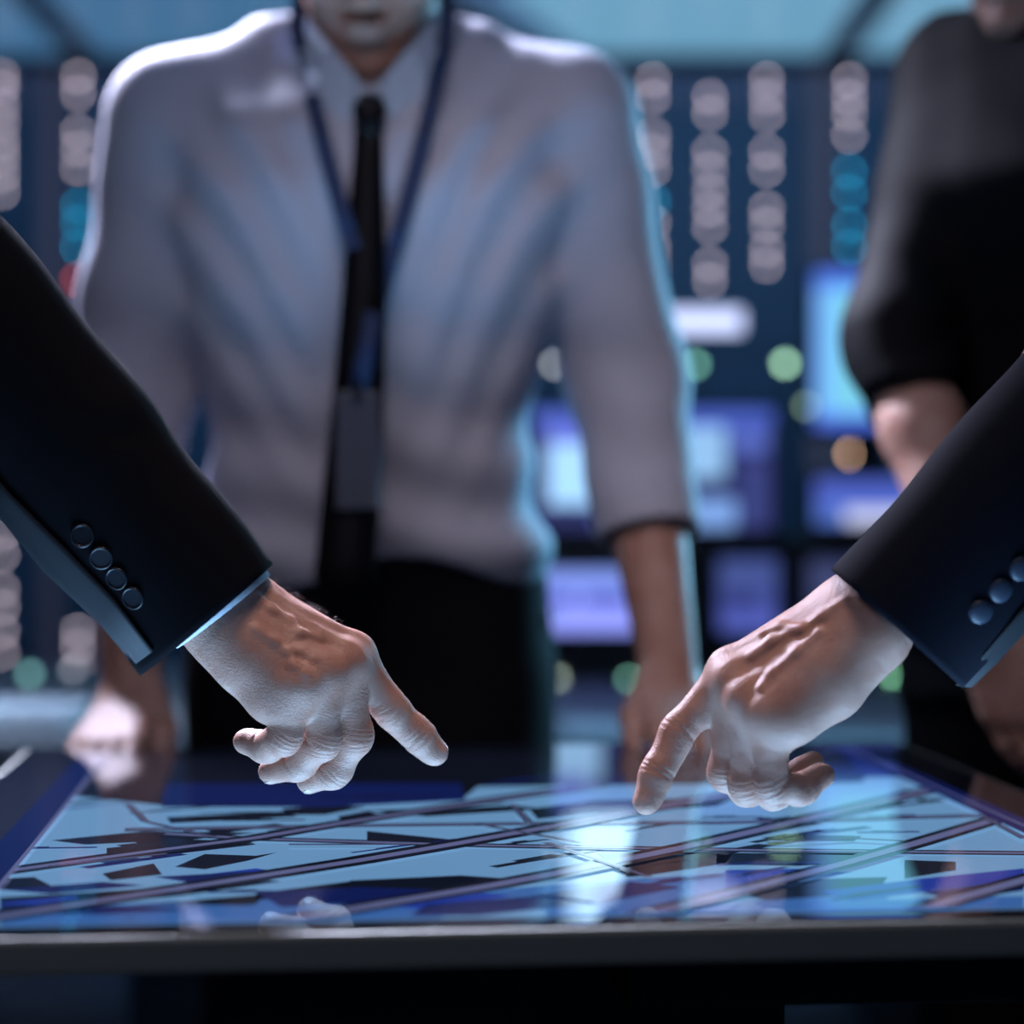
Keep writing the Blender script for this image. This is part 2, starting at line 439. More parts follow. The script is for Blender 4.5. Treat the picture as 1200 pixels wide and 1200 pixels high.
for (px, cols, lab) in racks:
    hid = px in (305, 525)
    x0 = xr(px); x1 = x0+(.585 if hid else 0.615)
    r = root('server_rack', (x0+.3, RD+.3, 0), lab, 'server rack', 'server racks along the back wall')
    b = B(); b.box((x0-0.0, RD+.012, 0.0), (x1, RD+.62, zr(80)), bev=.004); b.out('cabinet', M['black'], r)
    b = B(); b.box((x0+.008, RD, 0.06), (x1-.008, RD+.012, zr(130)))
    b.out('door', M['rackdoor'], r)
    b = B(); b.box((x0+.008, RD+.002, zr(128)), (x1-.008, RD+.012, zr(82))); b.out('header_panel', M['rackhead'], r)
    b = B(); b.box((x1, RD-.01, 0.0), (x1+(.05 if hid else .076), RD+.3, zr(80)), bev=.004); b.out('side_post', M['rackframe'], r)
    for q in range(6):
        z = .25+q*.36
        if q in (1, 4):
            b = B(); b.box((x0+.02, RD-.006, z), (x1-.02, RD, z+.008)); b.out('shelf_rail', M['metal'], r)
    for i, (nm, rows) in enumerate(cols):
        cx = x0+.052+.203*i if px != -155 else x0+.075+.203*i
        for y in rows:
            mt = 'led'
            if isinstance(y, str): mt = {'T': 'led_teal', 'R': 'led_red'}[y[0]]; y = int(y[1:])
            if zr(y) < .1: continue
            b = B(); b.sph((cx, RD-.006, zr(y)), .0092, n=6, sc=(1, .6, 1)); b.out('indicator_lamp', M[mt], r, smooth=True)

# ------------------------------------------------------------------ control desk with screens behind the man
b = B(); b.box((-2.0, 3.40, 0.715), (2.2, 5.0, 0.75), bev=.006)
desk = root('control_desk', (0, 4.2, 0), 'long grey control desk carrying the screens behind the shirted man', 'desk')
b.out('desktop', M['desk'], desk)
for x in (-1.9, -.6, .8, 2.1):
    b = B(); b.box((x-.03, 3.5, 0), (x+.03, 4.9, .715)); b.out('leg_panel', M['metal'], desk)
b = B(); b.box((-1.9, 4.6, .15), (2.1, 4.62, .70)); b.out('modesty_panel', M['metal'], desk)

SD = 4.6; SS = F/SD
def sx(px): return (px-600)/SS
def sz(py): return CAMZ-(py-600)/SS
EM = {}
def E(r, g, b, s=1.0):
    key = (r, g, b, s)
    if key not in EM:
        c = srgb(r, g, b); EM[key] = emis('screen_glow_%d' % len(EM), (c[0]*s, c[1]*s, c[2]*s), 1.0, 0.3)
    return EM[key]
def screen_content(parent, D, base, rects, y_off=0.0):
    """picture on a lit screen: one mesh of flat windows, each in its own colour"""
    vs = []; fs = []; ms = []; fm = []
    k = 0
    for (x0, y0, x1, y1, col) in [base]+rects:
        m_ = E(*col)
        if m_ not in ms: ms.append(m_)
        yy = D-y_off-0.0006*k
        s_ = F/D
        q = lambda px, py: ((px-600)/s_, yy, CAMZ-(py-600)/s_)
        if len(fs) and k and isinstance(x0, tuple):
            pass
        n0 = len(vs)
        vs += [q(x0, y1), q(x1, y1), q(x1, y0), q(x0, y0)]
        fs.append([n0, n0+1, n0+2, n0+3]); fm.append(ms.index(m_)); k += 1
    return link_mesh('screen', vs, fs, None, parent, smooth=False, slots=ms, fmat=fm)
def monitor(px0, py0, px1, py1, D, label, base, rects, stand=True, wall=False, bez=.012, group=None):
    s_ = F/D
    x0, x1 = (px0-600)/s_, (px1-600)/s_; z0, z1 = CAMZ-(py1-600)/s_, CAMZ-(py0-600)/s_
    cx = (x0+x1)/2
    ft = CAMZ-(628-600)/SS+.0006
    r = root('standing_screen' if wall else 'monitor', (cx, D+.03, 0 if wall else ft), label, 'screen' if wall else 'monitor', group)
    b = B(); b.box((x0-bez, D, z0-bez*1.5), (x1+bez, D+.035, z1+bez), bev=.004); b.out('housing', M['black'], r)
    screen_content(r, D, (px0, py0, px1, py1, base), rects, .001)
    if stand:
        b = B(); b.box((cx-.03, D+.035, ft+.01), (cx+.03, D+.06, (z0+z1)/2), bev=.004); b.out('stand', M['metal'], r)
        b = B(); b.box((cx-.11, D-.02, ft), (cx+.11, D+.12, ft+.012), bev=.004); b.out('foot', M['metal'], r)
    if wall:
        b = B(); b.box((cx-.04, D+.035, 0), (cx+.04, D+.07, (z0+z1)/2), bev=.004); b.out('floor_pole', M['metal'], r)
        b = B(); b.box((cx-.2, D-.1, 0), (cx+.2, D+.2, .02), bev=.004); b.out('foot', M['metal'], r)
    return r
navy = (34, 40, 92)
monitor(625, 480, 905, 620, 4.64, 'monitor with dark navy picture and white shapes, behind the man\'s elbow', (44, 48, 100),
    [(625, 480, 905, 500, (78, 102, 205)), (642, 512, 704, 592, (150, 195, 238, 1.5)), (800, 500, 850, 560, (145, 190, 235, 1.1)),
     (812, 585, 862, 618, (125, 165, 230, 1.1)), (640, 500, 690, 520, (110, 120, 230)), (700, 598, 740, 618, (120, 140, 240, 1.3)),
     (855, 505, 900, 530, (90, 110, 200)), (870, 540, 900, 618, (60, 68, 130))])
monitor(955, 562, 1110, 614, 4.64, 'low wide blue monitor with a white strip, left of the black-sleeved forearm', (84, 116, 205),
    [(955, 562, 1110, 590, (80, 100, 200)), (990, 596, 1110, 614, (185, 190, 225, 1.4))])
# console with three small screens
cons = root('screen_console', (.4, 4.7, .75), 'black console below the monitors with small screens and round lamps', 'console')
b = B(); b.box((sx(585), SD+.002, .75), (sx(1130), SD+.25, sz(628)), bev=.006); b.out('housing', M['black'], cons)
def cscreen(px0, py0, px1, py1, base, rects):
    b = B(); b.box((sx(px0)-.012, SD-.012, sz(py1)-.012), (sx(px1)+.012, SD+.004, sz(py0)+.012), bev=.003); bz = b.out('screen_bezel', M['metal'], cons)
    screen_content(bz, SD, (px0, py0, px1, py1, base), rects, .0135)
cscreen(618, 668, 748, 740, (120, 132, 222, 1.4), [(618, 668, 748, 688, (125, 150, 235, 1.2)), (640, 694, 672, 708, (70, 80, 180)), (684, 694, 735, 708, (66, 78, 175)), (630, 716, 742, 738, (140, 150, 245, 1.4))])
cscreen(842, 655, 910, 740, (66, 78, 150), [(842, 655, 910, 690, (70, 85, 150)), (855, 695, 880, 712, (40, 45, 105)), (845, 716, 908, 738, (85, 98, 190))])
cscreen(945, 655, 1060, 730, (48, 55, 92), [(950, 660, 985, 700, (62, 70, 112))])
def round_lamp(px, py, D, r_, name, col, label, group=None, parent=None):
    p = P(px, py, D)
    if parent is not None:
        b = B(); b.sph(p, r_, n=8, sc=(1, .6, 1)); return b.out(name, E(*col), parent, smooth=True)
    return p
for px, py, col in ((653, 795, (150, 165, 150, 6)), (737, 797, (110, 170, 150, 7)), (862, 776, (90, 160, 130, 7)), (1046, 790, (120, 190, 150, 8)), (1066, 816, (235, 180, 160, 6))):
    round_lamp(px, py, 4.596, .009, 'round_lamp', col, '', parent=cons)

# tall cyan wall screen and the one hidden by the man's arm
monitor(955, 318, 1090, 500, 5.15, 'bright cyan upright screen beside the woman\'s black sleeve', (118, 200, 228, 1.15),
    [(955, 318, 1090, 338, (80, 120, 230, 1.2)), (955, 485, 1090, 500, (80, 110, 230, 1.2)), (955, 338, 972, 485, (110, 165, 240, 1.3))], stand=False, wall=True)
monitor(668, 300, 748, 452, 5.2, 'bright pale screen mostly hidden behind the shirted man\'s arm', (175, 212, 240, 3.6),
    [(668, 300, 748, 318, (120, 160, 240, 2.0))], stand=False, wall=True)
# light bar
p0 = P(700, 377, 4.7); p1 = P(868, 377, 4.7)
lb = root('light_bar', (p0+p1)/2, 'horizontal glowing white light bar above the monitors', 'lamp')
b = B(); b.box((p0[0], 4.70, p0[2]-.02), (p1[0], 4.72, p0[2]+.02), bev=.004)
b.cyl((p0[0]+.1, 4.80, sz(628)), (p0[0]+.1, 4.80, p0[2]), .012); b.cyl((p0[0]+.1, 4.80, sz(628)), (p0[0]+.1, 4.80, sz(628)+.01), .03); b.box((p0[0]+.09, 4.715, p0[2]-.012), (p0[0]+.11, 4.81, p0[2]+.012))
b.out('housing', M['metal'], lb)
vs, fs = tube([(p0[0], 4.69, p0[2]), (p1[0]-.0, 4.69, p0[2])], .024, n=16); 
link_mesh('tube', vs, fs, E(185, 195, 235, 2.0), lb)
# lamp posts: small round lamps on slim stalks
def stalk_lamp(px, py, D, r_, col, label, base=.75):
    p = P(px, py, D); r = root('stalk_lamp', (p[0], p[1], base), label, 'lamp', 'small round lamps on stalks')
    b = B(); b.cyl((p[0], p[1]+.012, base), (p[0], p[1]+.012, p[2]), .005, n=10); b.cyl((p[0], p[1]+.012, base), (p[0], p[1]+.012, base+.01), .02); b.out('stalk', M['black'], r, smooth=False)
    b = B(); b.sph(p, r_, n=8); b.out('bulb', E(*col), r, smooth=True)
stalk_lamp(815, 427, 4.92, .010, (120, 190, 165, 6), 'small green lamp just under the light bar')
stalk_lamp(920, 426, 4.92, .011, (150, 200, 165, 9), 'brightest small green lamp, between light bar and cyan screen')
stalk_lamp(945, 476, 4.92, .009, (130, 160, 130, 5), 'dim green lamp below the brightest green one')
stalk_lamp(650, 427, 4.92, .009, (170, 175, 180, 7), 'small grey-white lamp in the gap beside the shirted torso')
stalk_lamp(998, 532, 6.4, .013, (250, 200, 160, 8), 'small peach lamp below the cyan screen', base=0)
stalk_lamp(35, 790, 4.5, .010, (110, 165, 165, 5), 'small pale teal lamp at the far left of the desk')
stalk_lamp(85, 785, 4.5, .008, (140, 150, 165, 5), 'small pale grey lamp left of the bare forearm')
# white keyboard and papers on the desk
kb = root('keyboard', P(20, 845, 3.75), 'white keyboard on the desk at the far left', 'keyboard')
c = P(25, 845, 3.75)
b = B(); b.box((c[0]-.25, 3.52, .752), (c[0]+.13, 3.80, .775), bev=.006); b.out('case', M['white'], kb)
b = B()
for i in range(12):
    for j in range(4): b.box((c[0]-.235+i*.03, 3.54+j*.06, .775), (c[0]-.21+i*.03, 3.59+j*.06, .781))
o = b.out('keys', M['cuff'], kb); o['kind'] = 'stuff'
pp = B(); q = P(690, 845, 3.6); pp.box((q[0]-.05, 3.47, .7515), (q[0]+.30, 3.72, .756), rot=.1); o = pp.out('paper_stack', M['white'], origin=(q[0]+.1, 3.6, .75)); props(o, 'stack of white paper on the desk below the small screens', 'paper')
area('desk_light_left', (-1.1, 3.7, 1.5), (-.9, 3.65, .75), .3, .1, 2.2, (.65, .8, 1), 90)

# ------------------------------------------------------------------ touch table
U = np.array([math.cos(YAW), math.sin(YAW), 0]); Vv = np.array([-math.sin(YAW), math.cos(YAW), 0])
TO = np.array([0, 1.5, 0.0])
def tp(u, v, z): return TO+U*u+Vv*v+np.array([0, 0, z])
def to_uv(px, py):
    D = (CAMZ-TZ)*F/(py-600); p = np.array([(px-600)*D/F, D, 0])-TO
    return float(np.dot(p, U)), float(np.dot(p, Vv))
TABX = (-.392, .402); TABV = (-.392, .462); SCU = (-.341, .351); SCV = (-.372, .398)
tab = root('touch_table', (0, 1.5, 0), 'big illuminated touch screen table showing a blue street map', 'table')
def rbox(u0, u1, v0, v1, z0, z1, bev=.003, name='x', m=None, taper=None):
    b = B(); b.box((u0, v0, z0), (u1, v1, z1), bev=bev)
    for v in b.bm.verts:
        if taper and v.co.z < (z0+z1)/2:
            v.co.x = (v.co.x)*taper; v.co.y *= taper
        q = tp(v.co.x, v.co.y, v.co.z); v.co = Vector(q)
    return b.out(name, m, tab)
rbox(TABX[0]-.006, TABX[1]+.006, TABV[0]-.006, TABV[1]+.006, TZ-.021, TZ-.0015, .003, 'metal_edge', M['bezel'])
rbox(TABX[0], TABX[1], TABV[0], TABV[1], TZ-.0035, TZ-.0004, .001, 'glass_border', M['glass'])
rbox(-.34, .35, -.20, .40, TZ-.055, TZ-.021, .006, 'screen_body', M['black'])
rbox(-.190, -.014, -.33, .30, TZ-.066, TZ-.021, .006, 'electronics_box', M['black'])
rbox(.035, .30, -.31, .30, TZ-.066, TZ-.021, .006, 'electronics_box', M['black'])
rbox(-.17, .17, -.12, .20, .05, TZ-.055, .01, 'pedestal', M['black'])
rbox(-.32, .32, -.30, .36, 0, .05, .01, 'base_plate', M['metal'])
# the map on the glass

def smat(name, c, s=1.0):
    c = srgb(*c)
    m = mat(name, (0.004, 0.005, 0.008), 0.035, emit=(c[0]*s, c[1]*s, c[2]*s), es=1.0); return m
ML = dict(ground=smat('map_pale_blue', (104, 150, 194), .86), dark=smat('map_black', (10, 14, 26)), navy=smat('map_navy', (12, 24, 78)),
          blue=smat('map_blue', (24, 48, 140)), road=smat('map_road_grey', (92, 98, 140), .9), mid=smat('map_mid_blue', (50, 92, 155), 1.0))
names = list(ML); vs = []; fs = []; fm = []
from mathutils.geometry import tessellate_polygon
def clip_uv(poly):
    for ax, lim, sg in ((0, SCU[0], 1), (0, SCU[1], -1), (1, SCV[0], 1), (1, SCV[1], -1)):
        out = []
        for i in range(len(poly)):
            a, c = poly[i-1], poly[i]
            ia = (a[ax]-lim)*sg >= 0; ic = (c[ax]-lim)*sg >= 0
            if ia != ic:
                t = (lim-a[ax])/(c[ax]-a[ax]); out.append((a[0]+t*(c[0]-a[0]), a[1]+t*(c[1]-a[1])))
            if ic: out.append(c)
        poly = out
        if len(poly) < 3: return []
    return poly
lay = [0]
def poly_uv(poly, nm, z=None):
    poly = clip_uv(poly)
    if len(poly) < 3: return
    zz = TZ+(z if z is not None else 0)
    n0 = len(vs)
    for u, v in poly: vs.append(tp(u, v, zz))
    a = sum(poly[i-1][0]*poly[i][1]-poly[i][0]*poly[i-1][1] for i in range(len(poly)))
    idx = [n0+i for i in range(len(poly))]
    if a < 0: idx = idx[::-1]
    fs.append(idx); fm.append(names.index(nm))
def poly_px(pts, nm, z): poly_uv([to_uv(*p) for p in pts], nm, z)
def road(pts, wd, wr, z):
    """street on the map: dark verge of half width wd and grey lane of half width wr (metres)"""
    q = [np.array(to_uv(*p)) for p in pts]
    for hw, nm, dz in ((wd, 'dark', 0), (wr, 'road', .00012)):
        if hw <= 0: continue
        for i in range(len(q)-1):
            t = q[i+1]-q[i]; t = t/np.linalg.norm(t); nn = np.array([-t[1], t[0]])*hw; e = t*hw*.25
            poly_uv([tuple(q[i]-nn-e), tuple(q[i+1]-nn+e), tuple(q[i+1]+nn+e), tuple(q[i]+nn-e)], nm, z+dz+.000008*i)
poly_uv([(SCU[0], SCV[0]), (SCU[1], SCV[0]), (SCU[1], SCV[1]), (SCU[0], SCV[1])], 'ground', 0)
Z1, Z2, Z3 = .00010, .0002, .0004
# far dark band, navy fields
poly_px([(60, 884), (1040, 876), (1010, 917), (560, 922), (545, 934), (200, 945), (60, 930)], 'dark', Z1)
poly_px([(190, 932), (195, 918), (540, 918), (545, 938), (380, 946), (190, 946)], 'navy', Z2)
poly_px([(985, 878), (1035, 876), (1110, 912), (1010, 911)], 'navy', Z2)
poly_px([(0, 880), (95, 880), (60, 1000), (0, 1060)], 'dark', Z1) if False else None
for pts in ([(330, 948), (385, 943), (430, 946), (380, 955), (335, 955)], [(195, 958), (330, 951), (350, 957), (200, 965)],
            [(430, 950), (600, 944), (640, 948), (500, 957)], [(395, 957), (432, 950), (445, 955), (400, 962)]):
    poly_px(pts, 'dark', Z1)
# blocks cut dark
for pts in ([(125, 994), (222, 984), (290, 985), (300, 990), (180, 1004), (125, 1003)],
            [(205, 1016), (240, 1001), (300, 1003), (325, 999), (290, 1009), (240, 1019)],
            [(120, 1024), (180, 1012), (190, 1025), (130, 1032)],
            [(0, 1030), (40, 1028), (60, 1038), (40, 1041), (0, 1043)],
            [(300, 1047), (410, 1033), (550, 1027), (560, 1033), (445, 1046), (410, 1049), (300, 1055)],
            [(0, 1052), (150, 1043), (215, 1037), (300, 1030), (330, 1033), (210, 1050), (0, 1069)],
            [(410, 1032), (540, 1026), (600, 1030), (540, 1040), (400, 1052)],
            [(120, 1066), (250, 1053), (310, 1048), (300, 1060), (150, 1078)],
            [(430, 974), (530, 984), (540, 989), (430, 987)],
            [(700, 1000), (860, 998), (850, 1012), (760, 1026), (735, 1028)],
            [(840, 1000), (1010, 998), (985, 1012), (935, 1015), (840, 1013)],
            [(1060, 1008), (1120, 1010), (1120, 1020), (1060, 1030)],
            [(900, 985), (940, 978), (1010, 980), (1000, 986)],
            [(860, 1046), (960, 1030), (1040, 1028), (1030, 1042), (960, 1052), (900, 1056)],
            [(620, 948), (700, 938), (860, 935), (840, 945), (700, 952), (630, 960)],
            [(60, 985), (170, 974), (300, 976), (225, 984), (100, 990)]):
    poly_px(pts, 'dark', Z1)
for pts in ([(0, 1058), (90, 1050), (95, 1062), (0, 1073)], [(420, 1060), (560, 1046), (600, 1050), (500, 1066)],
            [(960, 1045), (1080, 1030), (1200, 1018), (1200, 1030), (1000, 1056)], [(240, 1025), (300, 1018), (330, 1022), (250, 1034)],
            [(850, 1020), (960, 1018), (900, 1040), (850, 1042)], [(1005, 940), (1060, 926), (1085, 930), (1020, 946)]):
    poly_px(pts, 'blue', Z2)
for pts in ([(600, 1062), (760, 1040), (860, 1050), (700, 1076)], [(860, 1058), (1040, 1046), (1040, 1074), (860, 1076)],
            [(20, 1074), (200, 1060), (330, 1062), (250, 1078)]):
    poly_px(pts, 'mid', Z1+.00003)
for pts in ([(300, 1046), (420, 1040), (560, 1044), (440, 1058), (330, 1064)], [(180, 1028), (290, 1022), (340, 1024), (230, 1036)], [(0, 1060), (130, 1062), (240, 1066), (120, 1072), (0, 1070)],
            [(620, 1050), (740, 1034), (800, 1040), (700, 1060)], [(500, 1060), (640, 1050), (700, 1058), (560, 1074), (480, 1074)], [(1080, 1046), (1200, 1030), (1200, 1044), (1120, 1056)], [(0, 1043), (120, 1034), (170, 1038), (60, 1048)]):
    poly_px(pts, 'navy', Z2+.00003)
for pts in ([(560, 1044), (860, 1022), (1000, 1022), (900, 1040), (700, 1058), (520, 1062)], [(0, 1066), (300, 1052), (560, 1060), (500, 1082), (0, 1086)], [(640, 1064), (900, 1058), (1200, 1050), (1200, 1074), (640, 1080)]):
    poly_px(pts, 'mid', Z1-.00003)
rs = random.Random(12)
for i in range(46):
    cu, cv = rs.uniform(-.32, .33), rs.uniform(-.33, .27)
    an = rs.choice((math.radians(38), math.radians(38), math.radians(-2), math.radians(30)))+rs.uniform(-.04, .04)
    L_, W2 = rs.uniform(.012, .05), rs.uniform(.0015, .006)
    t_ = (math.cos(an), math.sin(an)); n_ = (-t_[1], t_[0])
    poly_uv([(cu+t_[0]*a_*L_+n_[0]*b_*W2, cv+t_[1]*a_*L_+n_[1]*b_*W2) for a_, b_ in ((-1, -1), (1, -1), (1, 1), (.2, 1), (.2, 2.2), (-.5, 2.2), (-.5, 1), (-1, 1))], rs.choice(('dark', 'dark', 'navy')), Z2+.00006)
R1 = [(-20, 1026), (80, 1012), (175, 999), (300, 983), (405, 965), (580, 938), (700, 921)]
R2 = [(195, 978), (300, 984), (580, 992), (860, 997), (1210, 1001)]
R3 = [(-20, 1079), (125, 1056), (300, 1029), (420, 1010), (530, 991), (685, 963), (820, 938), (960, 915)]
R4 = [(330, 1082), (455, 1060), (580, 1039), (670, 1022), (810, 993), (990, 951), (1100, 925)]
R5 = [(740, 1078), (861, 1048), (990, 1014), (1074, 990), (1170, 961)]
R6 = [(1080, 1068), (1220, 1028)]
R7 = [(150, 973), (430, 968), (700, 965), (840, 965), (1165, 956)]
road(R7, .0080, .0026, Z3)
road(R2, .0085, .0030, Z3+.00015)
road(R1, .0125, .0040, Z3+.0003)
road(R3, .0140, .0050, Z3+.00045)
road(R4, .0130, .0055, Z3+.0006)
road(R5, .0110, .0048, Z3+.00075)
road(R6, .0110, .0050, Z3+.0009)
for pts in ([(560, 968), (680, 990)], [(195, 1003), (60, 1018)], [(1150, 958), (1200, 985)], [(640, 990), (760, 1030)], [(600, 945), (620, 966)], [(250, 983), (170, 965), (150, 945)], [(340, 992), (480, 992)], [(900, 990), (1000, 985), (1060, 988)]):
    road(pts, .0028, .0008, Z3+.00105)
# frame line of the map along the glass edges
for u0, u1, v0, v1, nm in ((SCU[0], SCU[0]+.022, SCV[0], SCV[1], 'navy'), (SCU[0]+.022, SCU[0]+.025, SCV[0], SCV[1], 'road'), (SCU[1]-.022, SCU[1], SCV[0], SCV[1], 'navy'), (SCU[1]-.012, SCU[1]-.010, SCV[0], SCV[1], 'road')):
    poly_uv([(u0, v0), (u1, v0), (u1, v1), (u0, v1)], nm, Z3+.0012+(.0001 if nm == 'road' else 0))
link_mesh('map_picture', vs, fs, None, tab, smooth=False, slots=[ML[n_] for n_ in names], fmat=fm)
# ------------------------------------------------------------------ people
def frame_of(yaw):
    """columns right, back, up of a person turned by yaw (0 = facing the camera, -y)"""
    c, s_ = math.cos(yaw), math.sin(yaw)
    return np.array([[c, -s_, 0], [s_, c, 0], [0, 0, 1]])
def rot_x(a):
    c, s_ = math.cos(a), math.sin(a); return np.array([[1, 0, 0], [0, c, -s_], [0, s_, c]])
def head(S, c, R, s=1.0, neck=None):
    q = lambda x, y, z: np.asarray(c)+R @ (np.array([x, y, z])*s)
    S.ell(q(0, .015, .032), np.array([.075, .096, .084])*s, R, k=.02)
    S.ell(q(0, -.028, -.030), np.array([.060, .062, .080])*s, R, k=.02)
    for g in (-1, 1):
        S.cap(q(g*.054, .005, -.050), q(g*.014, -.070, -.094), .018*s, .015*s, k=.02)
        S.ell(q(g*.040, -.066, -.022), np.array([.020, .018, .018])*s, R, k=.014)
        S.ell(q(g*.076, .012, -.012), np.array([.008, .019, .030])*s, R, k=.006)
        S.cap(q(g*.012, -.094, .022), q(g*.050, -.078, .020), .0085*s, .007*s, k=.01)
    S.ell(q(0, -.074, -.098), np.array([.019, .016, .014])*s, R, k=.014)
    for g in (-1, 1):
        S.ell(q(g*.033, -.096, .003), np.array([.015, .011, .010])*s, R, k=.010, op='cut')
        S.ell(q(g*.032, -.080, .003), np.array([.014, .010, .010])*s, R, k=.003)
    S.cap(q(0, -.094, .008), q(0, -.112, -.030), .0075*s, .0115*s, k=.008)
    for g in (-1, 1): S.ell(q(g*.011, -.103, -.034), np.array([.008, .009, .007])*s, R, k=.005)
    S.ell(q(0, -.092, -.056), np.array([.024, .010, .0055])*s, R, k=.004)
    S.ell(q(0, -.090, -.066), np.array([.021, .010, .006])*s, R, k=.004)
    return q
def eyes(q, R, s, parent):
    for g in (-1, 1):
        b = B(); b.sph(q(g*.032, -.0805, .003), .0108*s, n=10); e = b.out('eye', M['eye'], parent, smooth=True)
        b = B(); b.sph(q(g*.032, -.0890, .003), .0050*s, n=8, sc=(1, .7, 1)); b.out('iris', M['black'], e, smooth=True)
def hair(q, R, s, parent, long_=False):
    c0 = q(0, 0, 0)
    S = SDF(c0-.24, c0+.2, .005)
    S.ell(q(0, .020, .040), np.array([.084, .103, .090])*s, R, k=.01)
    if long_:
        S.cap(q(0, .085, .03), q(0, .10, -.16), .055*s, .04*s, k=.03)
        for g in (-1, 1): S.cap(q(g*.075, .02, .03), q(g*.07, .05, -.13), .02*s, .018*s, k=.03)
    S.ell(q(0, -.075, -.030), np.array([.075, .075, .088])*s, R, k=.01, op='cut')
    if not long_:
        for g in (-1, 1): S.ell(q(g*.08, -.01, -.055), np.array([.03, .06, .05])*s, R, k=.01, op='cut')
    v, f = S.mesh(); return link_mesh('hair', v, f, M['hair'], parent)
def simple_hand(S, wrist, fwd, nd, side, curl=.25, s=1.0, k=.008):
    """relaxed hand: palm, four fingers and a thumb. nd = back-of-hand direction, side = direction towards the thumb"""
    wrist = np.asarray(wrist, float); f = nrm(fwd); nd = nrm(np.asarray(nd)-f*np.dot(nd, f)); sd = np.cross(f, nd)
    if np.dot(sd, side) < 0: sd = -sd
    mc = []
    for i, (o, L, r) in enumerate(((.028, .088, .0098), (.009, .090, .0100), (-.011, .085, .0095), (-.029, .076, .0085))):
        m = wrist+f*L*s+sd*o*s; mc.append(m)
        S.cap(wrist+sd*o*.6*s, m, .013*s, r*1.25*s, k=.014, flat=(nd, 1.15))
        L3 = (.042, .026, .020) if i in (0, 2) else ((.046, .029, .021) if i == 1 else (.033, .020, .018))
        p = m; a = curl*.6
        for j, l in enumerate(L3):
            dirn = f*math.cos(a)-nd*math.sin(a)+sd*o*1.6
            p2 = p+nrm(dirn)*l*s
            S.cap(p, p2, r*(1-.1*j)*s, r*(.9-.1*j)*s, k=.003)
            p = p2; a += curl
    t0 = wrist+f*.015*s+sd*.022*s; t1 = wrist+f*.050*s+sd*.042*s-nd*.014*s; t2 = t1+nrm(f*.9+sd*.05-nd*.2)*.032*s; t3 = t2+nrm(f-sd*.15-nd*.2)*.026*s
    S.cap(t0, t1, .016*s, .0125*s, k=.014); S.cap(t1, t2, .0115*s, .0105*s, k=.003); S.cap(t2, t3, .0105*s, .008*s, k=.003)

MALE = [(0.0, .165, .120), (.10, .168, .118), (.22, .158, .108), (.38, .150, .105), (.60, .168, .118), (.80, .175, .118), (.90, .135, .095), (1.0, .075, .065)]
FEM = [(0.0, .165, .115), (.10, .168, .115), (.22, .150, .100), (.38, .128, .090), (.60, .145, .112), (.75, .150, .122), (.90, .105, .080), (1.0, .060, .052)]
def secs_from(table, hips, neck):
    hips = np.asarray(hips); neck = np.asarray(neck); z0 = hips[2]-.10; out = []
    for t, a, b_ in table:
        z = z0+(neck[2]-z0)*t; tt = max(0, (z-hips[2])/(neck[2]-hips[2])); bend = tt*tt*.35+tt*.65
        c = hips+(neck-hips)*bend
        out.append((z, c[0], c[1], a, b_))
    return out
def person(name_label, sk, h=.005, hand_jobs=()):
    """sk: skeleton in world space. Returns the body (one continuous mesh) and the torso sections"""
    R = frame_of(sk['yaw']); table = sk.get('table', MALE)
    secs = sk.get('secs') or secs_from(table, sk['hips'], sk['neck'])
    pts = np.array([sk[k] for k in ('hips', 'neck', 'head', 'shR', 'elR', 'wrR', 'shL', 'elL', 'wrL', 'anR', 'anL', 'knR', 'knL')])
    lo = pts.min(0)-.24; hi = pts.max(0)+.24; lo[2] = -.01
    S = SDF(lo, hi, h)
    S.torso(secs, sk['yaw'], grow=-.010)
    nk = np.asarray(sk['neck']); Hc = np.asarray(sk['head'])
    HR = R @ rot_x(sk.get('pitch', .25))
    if sk.get('turn'): HR = R @ frame_of(sk['turn']) @ rot_x(sk.get('pitch', .25))
    s = sk.get('s', 1.0); nr = sk.get('nr', .055)
    S.cap(nk+np.array([0, 0, -.03]), Hc+HR @ np.array([0, .025, -.06])*s, nr*1.08, nr, k=.03)
    for sd in 'RL':
        sh, el, wr = (np.asarray(sk[q+sd]) for q in ('sh', 'el', 'wr'))
        S.cap(nk+np.array([0, 0, -.035]), sh, .045, .050, k=.04)
        S.cap(sh, el, .048*s, .038*s, k=.03)
        mid = el+(wr-el)*.3
        S.cap(el, mid, .036*s, .041*s, k=.02); S.cap(mid, wr, .041*s, .026*s, k=.02)
        hp = np.asarray(sk['hips'])+R @ np.array([(-1 if sd == 'R' else 1)*.095, 0, -.03])
        kn, an = np.asarray(sk['kn'+sd]), np.asarray(sk['an'+sd])
        S.cap(hp, kn, .085, .058, k=.04)
        ca = kn+(an-kn)*.3+R @ np.array([0, .012, 0])
        S.cap(kn, ca, .055, .054, k=.03); S.cap(ca, an, .054, .038, k=.02)
        S.cap(an+np.array([0, 0, -.04]), an+R @ np.array([0, -.15, -.055]), .035, .028, k=.02)
        if sk.get('hand'+sd): simple_hand(S, wr, *sk['hand'+sd], s=s)
    q = head(S, Hc, HR, s)
    # nothing but the floor below the feet
    v, f = S.mesh(); v[:, 2] = np.maximum(v[:, 2], 0.003)
    for (hv, hf) in hand_jobs:
        n0 = len(v); v = np.concatenate([v, hv]); f = np.concatenate([f, hf+n0])
    o = link_mesh('person', v, f, M['skin'], None, origin=(sk['hips'][0], sk['hips'][1], 0))
    props(o, name_label, 'person', sk.get('group'))
    eyes(q, HR, s, o); hair(q, HR, s, o, sk.get('longhair', False))
    return o, secs, R, HR, q
